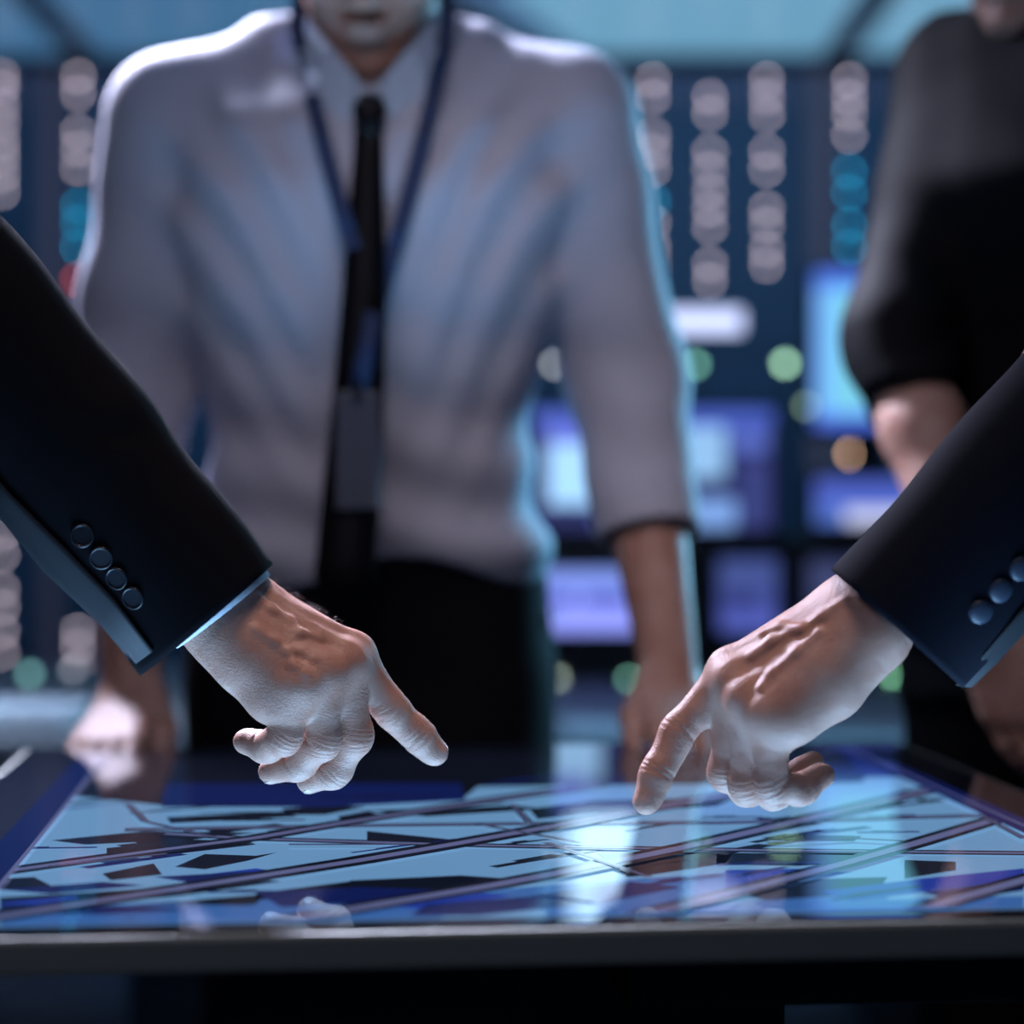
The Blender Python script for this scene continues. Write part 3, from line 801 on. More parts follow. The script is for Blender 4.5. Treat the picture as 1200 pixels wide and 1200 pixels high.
def folds(amp, fr, ph, dirn):
    d0, d1, d2 = dirn
    def f(X, Y, Z):
        u = X*d0+Y*d1+Z*d2
        w_ = X*d2*1.3-Z*d0*1.1+Y*.7
        return (amp*np.sin(u*fr+ph+1.6*np.sin(w_*fr*.37+ph*2))*(0.6+.4*np.sin(w_*fr*.5+ph))).astype(np.float32)
    return f
def trousers(o, sk, secs, R, m, top, h=.006):
    hp = np.asarray(sk['hips'])
    pts = np.array([sk[k] for k in ('hips', 'anR', 'anL', 'knR', 'knL')]); lo = pts.min(0)-.24; hi = pts.max(0)+.24; lo[2] = .03
    hi[2] = top+.02
    S = SDF(lo, hi, h)
    ss = [q for q in secs if q[0] < top+.12]
    S.torso(ss, sk['yaw'], grow=.006)
    for sd in 'RL':
        a = hp+R @ np.array([(-1 if sd == 'R' else 1)*.092, 0, -.03])
        kn, an = np.asarray(sk['kn'+sd]), np.asarray(sk['an'+sd])
        S.cap(a, kn, .095, .078, k=.03, disp=folds(.003, 40, .3, (0, .3, 1)))
        S.cap(kn, an+np.array([0, 0, -.02]), .078, .062, k=.03, disp=folds(.003, 50, 1.3, (0, .3, 1)))
    Z = (S.lo[2]+S.h*np.arange(S.n[2]))[None, None, :].astype(np.float32)
    S.d = np.maximum(S.d, np.maximum(Z-top, .075-Z))
    v, f = S.mesh(); link_mesh('trousers', v, f, m, o)
def shoes(o, sk, R):
    for sd in 'RL':
        an = np.asarray(sk['an'+sd])
        c = np.array([an[0], an[1], 0]); S = SDF(c-.25, c+.25, .005)
        S.cap(c+R @ np.array([0, .03, .045]), c+R @ np.array([0, -.17, .030]), .042, .034, k=.02)
        S.cap(c+R @ np.array([0, .01, .06]), c+R @ np.array([0, .01, .095]), .045, .048, k=.02)
        Z = (S.lo[2]+S.h*np.arange(S.n[2]))[None, None, :].astype(np.float32)
        S.d = np.maximum(S.d, np.maximum(.001-Z, Z-.11))
        v, f = S.mesh(); link_mesh('shoe', v, f, M['shoe'], o)

# ---------------- detailed pointing hand
def wrinkle(d, X, Y, Z, j, ax, dors, amp, offs, sig=.0009, wide=.012, rr=.013):
    """small skin creases across a finger joint j; ax along the finger, dors outward"""
    x, y, z = X-j[0], Y-j[1], Z-j[2]
    u = x*ax[0]+y*ax[1]+z*ax[2]; n_ = x*dors[0]+y*dors[1]+z*dors[2]
    side = 1/(1+np.exp(-(n_+.001)/.0015))
    g = 0
    lat = np.cross(ax, dors); l = x*lat[0]+y*lat[1]+z*lat[2]
    for o_ in offs:
        g = g+np.exp(-((u-o_-.10*l*(1 if o_ > 0 else -1)-3.0*l*l*(1 if o_ > 0 else -1))/sig)**2)
    near = np.exp(-((x*x+y*y+z*z)/rr**2)**2)
    return d+(amp*g*side*near).astype(np.float32)
def finger(S, J, rr, nd, kjoin=.010, crease=1.0, straight=False):
    """J = MCP, PIP, DIP, tip centres; rr radii"""
    J = [np.asarray(j, float) for j in J]
    lo = np.min(J, 0)-.02; hi = np.max(J, 0)+.02
    sl, X, Y, Z = S.win(lo, hi)
    d = np.full(np.broadcast_shapes(X.shape, Y.shape, Z.shape), .5, np.float32)
    dz = []
    for i in (1, 2):
        o_ = J[i]-(J[i-1]+J[i+1])/2
        ax = nrm(J[i+1]-J[i-1])
        nn = nd-ax*np.dot(nd, ax)
        dd = o_-ax*np.dot(o_, ax)
        dd = nrm(dd) if np.linalg.norm(dd) > .003 and not straight else nrm(nn)
        dz.append((ax, dd))
    for i in range(3):
        a, b_ = J[i], J[i+1]
        d = smin(d, capd(X, Y, Z, a, b_, rr[i], rr[i+1]), .004)
        # pad on the inner side
        dd = dz[min(i, 1)][1] if i else dz[0][1]
        ax = nrm(b_-a); pv = -(dd-ax*np.dot(dd, ax)); pv = nrm(pv)
        m0 = a+(b_-a)*.35+pv*.0016; m1 = a+(b_-a)*.70+pv*.0016
        d = smin(d, capd(X, Y, Z, m0, m1, rr[i]*.90, rr[i+1]*.92), .006)
    for i, (ax, dd) in zip((1, 2), dz):
        kn = J[i]+dd*.0012
        d = smin(d, capd(X, Y, Z, kn-ax*.002, kn+ax*.002, rr[i]*.92, rr[i]*.92), .006)
        offs = (-.0062, -.0035, -.0008, .002, .0048) if i == 1 else (-.0028, 0., .0026)
        d = wrinkle(d, X, Y, Z, J[i], ax, dd, .00075*crease, offs)
        # crease on the inner side
        d = wrinkle(d, X, Y, Z, J[i], ax, -dd, .0008*crease, (0,), sig=.0013)
    # join first part softly with the palm
    a, b_ = J[0], J[0]+(J[1]-J[0])*.45
    S.cap(a, b_, rr[0]*.98, rr[0]*.95, k=kjoin)
    S.put(sl, d, .0022)
    ax = nrm(J[3]-J[2]); dd = dz[1][1]; dd = nrm(dd-ax*np.dot(dd, ax))
    return J[3], ax, dd, rr[3]
def nail_mesh(tip, ax, dd, r):
    lat = np.cross(ax, dd); vs = []; fs = []; N, K = 9, 7
    for i in range(N):
        a = -1.0+2.0*i/(N-1)
        for j in range(K):
            t = j/(K-1); hw = .95*(1-.25*abs(2*t-1)**3)
            ang = a*hw
            w_ = -.0090+.0130*t; rn = math.sqrt(max((r*1.03)**2-max(w_, 0)**2, 1e-8))+.0003
            p = tip+ax*w_+(dd*math.cos(ang)+lat*math.sin(ang))*rn
            vs.append(p)
    for i in range(N-1):
        for j in range(K-1): fs.append([i*K+j, (i+1)*K+j, (i+1)*K+j+1, i*K+j+1])
    n0 = len(vs); vs += [p-dd*.0007 for p in vs]
    fs += [[n0+q for q in f_][::-1] for f_ in fs]
    return vs, fs
def detailed_hand(W, E, mcps, fingers, thumb, arm_r, nd, hyp, h=.0008, veins=(), fs_=1.0):
    W = np.asarray(W); E = np.asarray(E)
    allp = np.array([W]+[p for f in fingers for p in f]+[p for p in thumb]); 
    ax = nrm(W-E); A = W-ax*.085
    lo = np.minimum(allp.min(0), A)-.035; hi = np.maximum(allp.max(0), A)+.035
    S = SDF(lo, hi, h)
    S.cap(A, W, arm_r[0], arm_r[1], k=.01, flat=(nd, 1.35))
    rm = (.0150, .0150, .0145, .0140); mr = (.0118, .0118, .0110, .0102)
    row = nrm(np.asarray(mcps[0])-np.asarray(mcps[3]))
    for i, m in enumerate(mcps):
        m = np.asarray(m); o_ = (1.5-i)*.0115
        S.cap(W+row*o_, m, rm[i], mr[i], k=.014)
        S.cap(W+row*o_-nd*.008, m-nd*.007, rm[i]*.9, mr[i]*.95, k=.014)
        # knuckle and tendon
        S.ell(m+nd*.0040-ax*.001, (.0096, .0096, .0090), k=.008)
        S.cap(W+row*o_*.5+nd*.0145+ax*.008, m+nd*(mr[i]-.0012)-ax*.006, .0024, .0018, k=.008)
    for c, r in hyp: S.ell(c, r, k=.016)
    # thumb
    T = [np.asarray(t) for t in thumb]
    S.cap(T[0], T[1], .016, .0125, k=.014); S.cap(T[1], T[2], .0118, .0108, k=.004); S.cap(T[2], T[3], .0108, .0085, k=.004)
    nails = []
    RR = ((.0112, .0106, .0096, .0084), (.0112, .0104, .0096, .0080), (.0108, .0100, .0092, .0078), (.0100, .0094, .0084, .0074))
    for i, f in enumerate(fingers):
        r = nail = finger(S, f, [q_*fs_ for q_ in RR[i]], nd, straight=False)
        nails.append(r)
    ta = nrm(T[3]-T[2]); tn = nrm(-row-ta*np.dot(-row, ta))*-1
    nails.append((T[3], ta, nrm(tn-ta*np.dot(tn, ta)), .0085))
    def onS(px, py):
        D = 1.3
        for it in range(4):
            p = P(px, py, D); D = float(S.front(p[0], p[2]))
        return P(px, py, D)
    for line, r in veins:
        pv = [onS(*q_)+np.array([0, r*.8, 0]) for q_ in line]
        for a, b_ in zip(pv, pv[1:]): S.cap(a, b_, r, r, k=.006)
    # creases across the wrist
    sl, X, Y, Z = S.win(W-.04, W+.04)
    S.d[sl] = wrinkle(S.d[sl], X, Y, Z, W+ax*.004, ax, -nd, .0008, (-.004, .003), sig=.0012, rr=.032)
    v, f = S.mesh()
    return S, v, f, nails

# ---- left person's pointing hand (anatomical right hand)
def PL(*a): return [P(*q) for q in a]
L_W = P(268, 712, 1.335); L_E = P(-75, 338, 1.335)
L_mcp = PL((414, 768, 1.353), (404, 779, 1.338), (378, 792, 1.322), (346, 806, 1.310))
L_f = [
    [L_mcp[0]]+PL((456, 829, 1.362), (488, 860, 1.368), (510, 882, 1.372)),
    [L_mcp[1]]+PL((416, 862, 1.346), (392, 903, 1.357), (362, 915, 1.368)),
    [L_mcp[2]]+PL((379, 868, 1.329), (350, 895, 1.344), (317, 904, 1.358)),
    [L_mcp[3]]+PL((334, 864, 1.317), (312, 876, 1.334), (287, 869, 1.347))]
L_row = nrm(L_mcp[0]-L_mcp[3]); L_m = nrm((L_mcp[1]+L_mcp[2])/2-L_W)
L_nd = nrm(np.cross(L_row, L_m)); L_nd = L_nd if L_nd[1] < 0 else -L_nd
L_th = PL((292, 712, 1.362), (338, 762, 1.396), (380, 806, 1.402), (400, 846, 1.400))
hyp = [(P(290, 772, 1.325), (.021, .020, .024)), (P(322, 806, 1.322), (.015, .013, .016)), (P(262, 738, 1.33), (.02, .018, .02)), (P(320, 824, 1.318), (.0115, .011, .0115))]
L_S, Lv, Lf, L_nails = detailed_hand(L_W, L_E, L_mcp, L_f, L_th, (.033, .0305), L_nd, hyp,
    veins=[([(300, 700), (318, 715), (338, 728), (352, 742), (372, 748)], .0013), ([(300, 738), (322, 752), (336, 764), (352, 764), (366, 772)], .0013), ([(338, 764), (344, 780), (356, 790)], .0011)])
# ---- right person's pointing hand (anatomical left hand)
R_W = P(1012, 722, 1.285); R_E = P(1386, 375, 1.285)
R_mcp = PL((856, 786, 1.316), (862, 800, 1.302), (878, 822, 1.287), (902, 842, 1.274))
R_f = [
    [R_mcp[0]]+PL((796, 856, 1.312), (770, 905, 1.306), (757, 940, 1.302)),
    [R_mcp[1]]+PL((850, 905, 1.312), (876, 926, 1.330), (912, 908, 1.338)),
    [R_mcp[2]]+PL((874, 919, 1.297), (908, 930, 1.312), (952, 894, 1.322)),
    [R_mcp[3]]+PL((904, 921, 1.279), (938, 926, 1.290), (965, 908, 1.300))]
R_row = nrm(R_mcp[0]-R_mcp[3]); R_m = nrm((R_mcp[1]+R_mcp[2])/2-R_W)
R_nd = nrm(np.cross(R_row, R_m)); R_nd = R_nd if R_nd[1] < 0 else -R_nd
R_th = PL((990, 715, 1.312), (935, 775, 1.352), (900, 830, 1.362), (890, 872, 1.356))
hyp = [(P(968, 800, 1.277), (.024, .019, .024)), (P(925, 838, 1.272), (.017, .014, .018)), (P(1008, 752, 1.283), (.021, .018, .021))]
R_S, Rv, Rf, R_nails = detailed_hand(R_W, R_E, R_mcp, R_f, R_th, (.031, .0290), R_nd, hyp,
    fs_=.94, veins=[([(990, 705), (965, 722), (940, 738), (905, 752), (884, 768)], .0013), ([(960, 742), (935, 764), (905, 790), (892, 806)], .0011), ([(940, 738), (915, 735), (895, 742)], .0010)])

# ---------------- suited persons at the table's sides
def suit_person(sd, label, W, E, sh, hips, neck, headc, yaw, v_f, S_hand, nails, suitm, other, knees, btns, btn_m, ventm, cuffR, pitch=.35, cuff_show=.006, extra=None):
    od = 'L' if sd == 'R' else 'R'
    sk = dict(yaw=yaw, hips=hips, neck=neck, head=headc, pitch=pitch, s=1.0)
    e_in = nrm(nrm(np.asarray(sh)-E)+nrm(W-E))*.028
    sk['sh'+sd], sk['el'+sd], sk['wr'+sd] = sh, E+e_in, E+(W-E)*.72
    sk['sh'+od], sk['el'+od], sk['wr'+od] = other[0:3]
    sk['hand'+od] = other[3]
    sk.update(knees)
    o, secs, R, HR, q = person(label, sk, h=.006, hand_jobs=[v_f])
    for nl in nails:
        nv, nf = nail_mesh(*nl); link_mesh('fingernail', nv, nf, M['nail'], o)
    trousers(o, sk, secs, R, suitm, hips[2]+.12); shoes(o, sk, R)
    # jacket
    ax = nrm(W-E)
    pts = np.array([hips, neck, sh, E, W, other[0], other[1], other[2]]); lo = pts.min(0)-.2; hi = pts.max(0)+.2
    lo[2] = min(hips[2]-.2, lo[2]+.1)
    J = SDF(lo, hi, .006)
    J.torso([s_ for s_ in secs], yaw, grow=.018, disp=folds(.003, 26, .4, (.3, .3, 1)))
    J.cap(np.asarray(neck)+np.array([0, 0, -.035]), sh, .058, .066, k=.04); J.cap(np.asarray(neck)+np.array([0, 0, -.035]), other[0], .058, .066, k=.04)
    J.cap(other[0], other[1], .066, .058, k=.03, disp=folds(.003, 50, 2, (0, 0, 1)))
    J.cap(other[1], other[2], .058, .048, k=.03, disp=folds(.003, 50, 1, (0, 0, 1)))
    J.cap(sh, E+(sh-E)*.40, .070, .062, k=.03)
    nk = np.asarray(neck); J.cap(nk+np.array([0, 0, .05]), nk+np.array([0, 0, .3]), .062, .07, k=.012, op='cut')
    Z = (J.lo[2]+J.h*np.arange(J.n[2]))[None, None, :].astype(np.float32)
    J.d = np.maximum(J.d, np.maximum((hips[2]-.17)-Z, Z-(nk[2]+.03)))
    jv, jf = J.mesh()
    # the sleeve in fine detail, hollow at the cuff
    c0, cut_n, rad0, rad1 = cuffR
    a = E-ax*.02; b_ = c0+ax*.03
    fine = SDF(np.minimum(a, b_)-.10, np.maximum(a, b_)+.10, .0018)
    fl = nrm(np.array([0, -1., 0]))
    fine.cap(a, b_, rad0, rad1, k=.01, flat=(fl, 1.22), disp=extra)
    fine.cap(b_-ax*.075, b_+ax*.04, rad1-.0045, rad1-.0035, k=.001, flat=(fl, 1.22), op='cut')
    sl, X, Y, Z = fine.win(fine.lo, fine.lo+fine.h*fine.n)
    cut = ((X-c0[0])*cut_n[0]+(Y-c0[1])*cut_n[1]+(Z-c0[2])*cut_n[2]).astype(np.float32)
    back = ((a[0]+ax[0]*.02-X)*ax[0]+(a[1]-Y)*ax[1]+(a[2]+ax[2]*.02-Z)*ax[2]).astype(np.float32)
    fine.d = np.maximum(fine.d, np.maximum(cut, back))
    up_ = nrm(np.asarray(sh)-E); path = []
    for t in np.linspace(0, 1, 10)[:-1]:       # from the upper arm round the elbow
        p0_, p1_, p2_ = E+up_*.13, E+up_*.01, E+ax*.06
        path.append(((1-t)**2*p0_+2*t*(1-t)*p1_+t*t*p2_, .071+(rad0-.071)*t))
    e0 = E+ax*.06; L_ = np.linalg.norm(c0-e0); ax2 = (c0-e0)/L_
    for t in np.linspace(0, 1, 46): path.append((e0+ax2*L_*t, rad0+(rad1-rad0)*t))
    fv, ff = loft_sleeve(path, ax, fl, 1.22, cut_n, c0, .0035, extra)
    n0 = len(jv); jk = link_mesh('suit_jacket', np.concatenate([jv, fv]), np.concatenate([jf, ff+n0]), suitm, o)
    # shirt cuff
    cn2 = nrm(cut_n+np.array(cuff_show[1])); cc = c0+cut_n*cuff_show[0]
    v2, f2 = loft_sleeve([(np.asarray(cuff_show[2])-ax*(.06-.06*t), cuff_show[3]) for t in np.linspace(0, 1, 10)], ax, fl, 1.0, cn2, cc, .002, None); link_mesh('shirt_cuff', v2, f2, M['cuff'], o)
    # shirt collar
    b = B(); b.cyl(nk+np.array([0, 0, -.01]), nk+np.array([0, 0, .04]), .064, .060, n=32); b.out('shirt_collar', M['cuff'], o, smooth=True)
    return o, R, fine, jk, ax
def loft_sleeve(path, ax, fl, fk, cut_n, c0, wall, disp, n=96):
    """oval sleeve along path [(centre, radius)], cut by the plane (c0, cut_n), with an inner wall"""
    pts = np.array([p for p, r in path]); T = np.gradient(pts, axis=0); T /= np.linalg.norm(T, axis=1)[:, None]
    rows = []
    def ring(c, t, r, inner):
        b_ = nrm(fl-t*np.dot(fl, t)); a_ = np.cross(t, b_); out = []
        for k in range(n):
            an = 2*pi*k/n; dr = a_*math.cos(an)+b_*math.sin(an)/fk
            p = c+dr*(r-(wall if inner else 0))
            if disp is not None:
                p = p-nrm(dr)*float(disp(p[0], p[1], p[2]))
            out.append(p)
        return out
    N0 = 9 if len(path) > 20 else 0; tt = T[-1]; NP = len(path)
    b_ = nrm(fl-tt*np.dot(fl, tt)); a_ = np.cross(tt, b_); cN, rN = path[-1]
    dl = [-np.dot(cN+(a_*math.cos(2*pi*k/n)+b_*math.sin(2*pi*k/n)/fk)*rN-c0, cut_n)/np.dot(tt, cut_n) for k in range(n)]
    for i, ((c, r), t) in enumerate(zip(path, T)):
        w_ = max(0, i-N0)/(NP-1-N0)
        rows.append([p+tt*dl[k]*w_ for k, p in enumerate(ring(c, t, r, False))])
    def cutrow(row, t):      # slide along the axis on to the cutting plane
        return [p-t*(np.dot(p-c0, cut_n)/np.dot(t, cut_n)) for p in row]
    N = len(rows); t = T[-1]
    last = cutrow(rows[-1], t)
    rows[-1] = last
    inn = cutrow(ring(path[-1][0], t, path[-1][1], True), t)
    rows.append(inn); rows.append([p-t*.012 for p in inn]); rows.append([p-t*.055 for p in inn])
    vs = [p for r_ in rows for p in r_]; fs = []
    for i in range(len(rows)-1):
        for k in range(n): fs.append([i*n+k, i*n+(k+1) % n, (i+1)*n+(k+1) % n, (i+1)*n+k])
    return np.array(vs), np.array(fs)
def put_buttons(o, jk, fine, spots, m, r, ring=True, dome=False):
    for (px, py) in spots:
        # march from the front of the sleeve
        D = 1.335 if dome is False else 1.28
        for it in range(4):
            p = P(px, py, D); y = fine.front(p[0], p[2]); D = y
        p = P(px, py, D)
        y2 = fine.front(p[0]+.006, p[2]); y3 = fine.front(p[0], p[2]+.006)
        n_ = nrm(np.array([(y2-D)/.006, -1, (y3-D)/.006]))
        b = B()
        if dome:
            b.cyl(p-n_*.001, p+n_*.0025, r, r*.93, n=28)
            Rm = Vector(n_).to_track_quat('Z', 'Y').to_matrix()
            b.sph(p+n_*.0022, r*.93, n=10, sc=(1, 1, .32), R=Rm)
        else:
            b.cyl(p-n_*.001, p+n_*.0022, r, r*.96, n=32)
        bo = b.out('sleeve_button', m, jk, smooth=False)
        if not dome:
            u = nrm(np.cross(n_, [0, 0, 1])); v_ = np.cross(n_, u)
            for rr_, nm in ((r*.90, 'rim'), ):
                c_ = p+n_*.0022
                pts = [c_+(u*math.cos(t)+v_*math.sin(t))*rr_ for t in np.linspace(0, 2*pi, 33)]
                vs_, fs_ = tube(pts, .0008, n=8, caps=False)
                me = link_mesh('rim', vs_, fs_, m, jk)
            for q_ in range(4):
                t = q_*pi/2+.6; c2 = p+n_*.0023+(u*math.cos(t)+v_*math.sin(t))*r*.25
                pass
fn_L = nrm(np.array([.62, 0, -.785]))
def bump_sleeve(X, Y, Z):
    c = P(140, 490, 1.30)
    q = ((X-c[0])**2+(Z-c[2])**2)/.022**2
    c2 = P(135, 507, 1.30)
    q2 = ((X-c2[0])**2/.018**2+(Z-c2[2])**2/.008**2)
    w_ = np.sin((X*.6-Z*.8)*60+2*np.sin((X*.8+Z*.6)*40))*.0011
    return (-.003*np.exp(-q)+.003*np.exp(-q2)+w_).astype(np.float32)
L_c0 = P(243, 725, 1.335)
Lc_n = nrm(np.array([123*1.0, 0, -147*1.0])/1.0); Lc_n = nrm(np.array([.64, .09, -.765]))
oL, RL, fineL, jkL, axL = suit_person('R', 'person in a black suit at the table\'s left, pointing with one hand', L_W, L_E, np.array([-.60, 1.42, 1.47]),
    (-.80, 1.66, .96), (-.70, 1.64, 1.52), (-.66, 1.64, 1.69), pi/2, (Lv, Lf), L_S, L_nails, M['suit'],
    (np.array([-.64, 1.86, 1.46]), np.array([-.72, 1.96, 1.17]), np.array([-.80, 1.93, .92]), (np.array([.1, -.1, -1]), np.array([-.2, 1, 0]), np.array([1, 0, 0]))),
    dict(knR=(-.79, 1.56, .50), knL=(-.79, 1.76, .50), anR=(-.82, 1.55, .09), anL=(-.82, 1.77, .09)),
    None, None, None, (L_c0, Lc_n, .057, .0540), cuff_show=(.0026, (-.02, 0, -.03), P(259, 713, 1.335), .0370), extra=bump_sleeve)
put_buttons(oL, jkL, fineL, [(97, 628), (119, 653), (138, 677), (157, 700)], M['button'], .0072)
# facing of the sleeve vent, along the lower edge
def vent(jk, fine, pts, m, wpx, D0):
    rows = []
    for (x, y, dx, dy) in pts:
        a = []
        for t in (0, .33, .66, 1.0):
            px, py = x+dx*t, y+dy*t
            D = D0
            a.append((px, py))
        rows.append(a)
    return rows
def surf(fine, px, py, D):
    for it in range(5):
        p = P(px, py, D)
        i = int(round((p[0]-fine.lo[0])/fine.h)); k = int(round((p[2]-fine.lo[2])/fine.h))
        if not (0 <= i < fine.n[0] and 0 <= k < fine.n[2]): break
        col = fine.d[i, :, k]; j = np.nonzero(col < 0)[0]
        if not len(j): return None
        j = j[0]; f0, f1 = col[j-1], col[j]
        D = fine.lo[1]+fine.h*(j-1+f0/(f0-f1))
    return P(px, py, D)
def vent_strip(jk, fine, outer, inner, m, D0, push=.0016):
    """slanted band of cloth: outer edge along the sleeve's lower outline, inner edge on its face"""
    vs = []; n = len(outer)
    for (xo, yo), (xi, yi) in zip(outer, inner):
        prev = None
        for t in np.linspace(0, 1, 6):
            px, py = xi+(xo-xi)*t, yi+(yo-yi)*t
            p = surf(fine, px, py, D0)
            if p is None: p = P(px, py, (prev[1] if prev is not None else D0)+.006)
            prev = p.copy()
            vs.append(p+np.array([0, -push, 0]))
    fs = []
    for i in range(n-1):
        for j in range(5): fs.append([i*6+j, i*6+j+1, (i+1)*6+j+1, (i+1)*6+j])
    n0 = len(vs); vs += [p+np.array([0, push*1.4, 0]) for p in vs]
    fs += [[q+n0 for q in f_][::-1] for f_ in fs]
    # rim
    ring = [j for j in range(6)]+[i*6+5 for i in range(1, n)]+[(n-1)*6+j for j in (4, 3, 2, 1, 0)]+[i*6 for i in range(n-2, 0, -1)]
    for a, b_ in zip(ring, ring[1:]+ring[:1]): fs.append([a, a+n0, b_+n0, b_])
    return link_mesh('sleeve_vent_facing', vs, fs, m, jk)
vent_strip(jkL, fineL, [(-60, 541), (0, 606), (51, 669), (117, 731), (158, 779)], [(-40, 520), (14, 580), (75, 640), (135, 702), (180, 763)], M['vent'], 1.33, .0028)

# hairs along the back of the wrist
hv = []; hf = []
random.seed(9)
for i in range(80):
    t = random.random(); px = 312+t*86+random.uniform(-4, 3); py = 678+t*52+random.uniform(-2, 3)
    c = P(px, py, 1.335); 
    col_i = int(round((c[0]-L_S.lo[0])/L_S.h)); col_k = int(round((c[2]-L_S.lo[2])/L_S.h))
    if not (0 <= col_i < L_S.n[0]): continue
    col = L_S.d[col_i, :, :]
    j = int(round((1.325+random.uniform(0, .03)-L_S.lo[1])/L_S.h)); j = min(max(j, 0), L_S.n[1]-1)
    zz = np.nonzero(L_S.d[col_i, j, :] < 0)[0]
    if not len(zz): continue
    z = L_S.lo[2]+L_S.h*zz[-1]; p = np.array([c[0], L_S.lo[1]+L_S.h*j, z])
    d1 = nrm(np.array([.55+random.uniform(-.3, .3), random.uniform(-.4, .2), .55+random.uniform(-.3, .4)])); d2 = nrm(d1+np.array([.7, 0, -.5]))
    L = random.uniform(.0025, .0055)
    v_, f_ = tube([p-d1*.0005, p+d1*L*.6, p+d1*L*.6+d2*L*.5], [.00011, .00009, .00003], n=4)
    n0 = len(hv); hv += v_; hf += [[q+n0 for q in g] for g in f_]
if hv: props(link_mesh('wrist_hair', hv, hf, M['armhair'], oL), kind='stuff')

R_c0 = P(1052, 738, 1.285)
Rc_n = nrm(np.array([-.67, .07, -.74]))
def bump_sleeve2(X, Y, Z):
    return (.0011*np.sin((-X*.6-Z*.8)*55+2*np.sin((X*.8-Z*.6)*38+1))).astype(np.float32)
oR, RR_, fineR, jkR, axR = suit_person('L', 'person in a navy suit at the table\'s right, pointing with one hand', R_W, R_E, np.array([.62, 1.36, 1.47]),
    (.88, 1.56, .96), (.74, 1.56, 1.52), (.70, 1.56, 1.69), -pi/2, (Rv, Rf), R_S, R_nails, M['suit2'],
    (np.array([.70, 1.74, 1.45]), np.array([.80, 1.78, 1.16]), np.array([.78, 1.70, .93]), (np.array([-.1, -.1, -1]), np.array([.2, 1, 0]), np.array([-1, 0, 0]))),
    dict(knL=(.86, 1.47, .50), knR=(.86, 1.66, .50), anL=(.90, 1.46, .09), anR=(.90, 1.67, .09)),
    None, None, None, (R_c0, Rc_n, .054, .0530), cuff_show=(-.012, (0, 0, 0), P(1050, 736, 1.285), .0370), extra=bump_sleeve2)
put_buttons(oR, jkR, fineR, [(1148, 716), (1171, 691), (1195, 666)], M['button2'], .0080, dome=True)
vent_strip(jkR, fineR, [(1137, 806), (1168, 776), (1210, 730), (1250, 690)], [(1120, 803), (1150, 768), (1192, 718), (1232, 676)], M['vent'], 1.28, .0030)

# ---------------- man in the white shirt
MD = 2.12
def Q(px, py, D=MD): return P(px, py, D)
c_px = 434
def sec(py, x0, x1, b_, D):
    s_ = F/D; return (CAMZ-(py-600)/s_, ((x0+x1)/2-600)/s_, D+.0, (x1-x0)/2/s_, b_)
man_secs = [sec(905, 240, 625, .115, 2.24), sec(800, 232, 640, .122, 2.24), sec(690, 226, 636, .118, 2.22), sec(640, 226, 632, .118, 2.20), sec(560, 262, 608, .112, 2.18),
            sec(460, 256, 614, .115, 2.16), sec(350, 226, 646, .125, 2.13), sec(240, 210, 668, .130, 2.115), sec(160, 212, 664, .120, 2.115), sec(110, 250, 620, .085, 2.13), sec(70, 300, 560, .062, 2.135), sec(20, 345, 520, .055, 2.13)]
man_secs = sorted(man_secs)
ms = dict(yaw=0, hips=(Q(434, 760, 2.24)), neck=Q(434, 50, 2.13), head=Q(432, -66, 2.055), pitch=.42, s=1.03, nr=.058,
    shR=Q(205, 145, 2.11), elR=Q(152, 440, 2.15), wrR=Q(155, 815, 2.035), shL=Q(668, 145, 2.11), elL=Q(733, 440, 2.15), wrL=Q(786, 800, 2.035),
    handR=(np.array([-.10, -.85, -.42]), np.array([-.1, .3, 1]), np.array([1, 0, 0]), .12), handL=(np.array([.10, -.85, -.42]), np.array([.1, .3, 1]), np.array([-1, 0, 0]), .12),
    knR=(-.24, 2.22, .5), knL=(-.06, 2.22, .5), anR=(-.26, 2.26, .09), anL=(-.03, 2.26, .09), secs=man_secs)
oM, _, RM, HRM, qM = person('person in a white shirt, black tie and lanyard, leaning on the table\'s far edge', ms, h=.0045)
trousers(oM, ms, man_secs, RM, M['trousers'], CAMZ-(640-600)/(F/2.2)); shoes(oM, ms, RM)
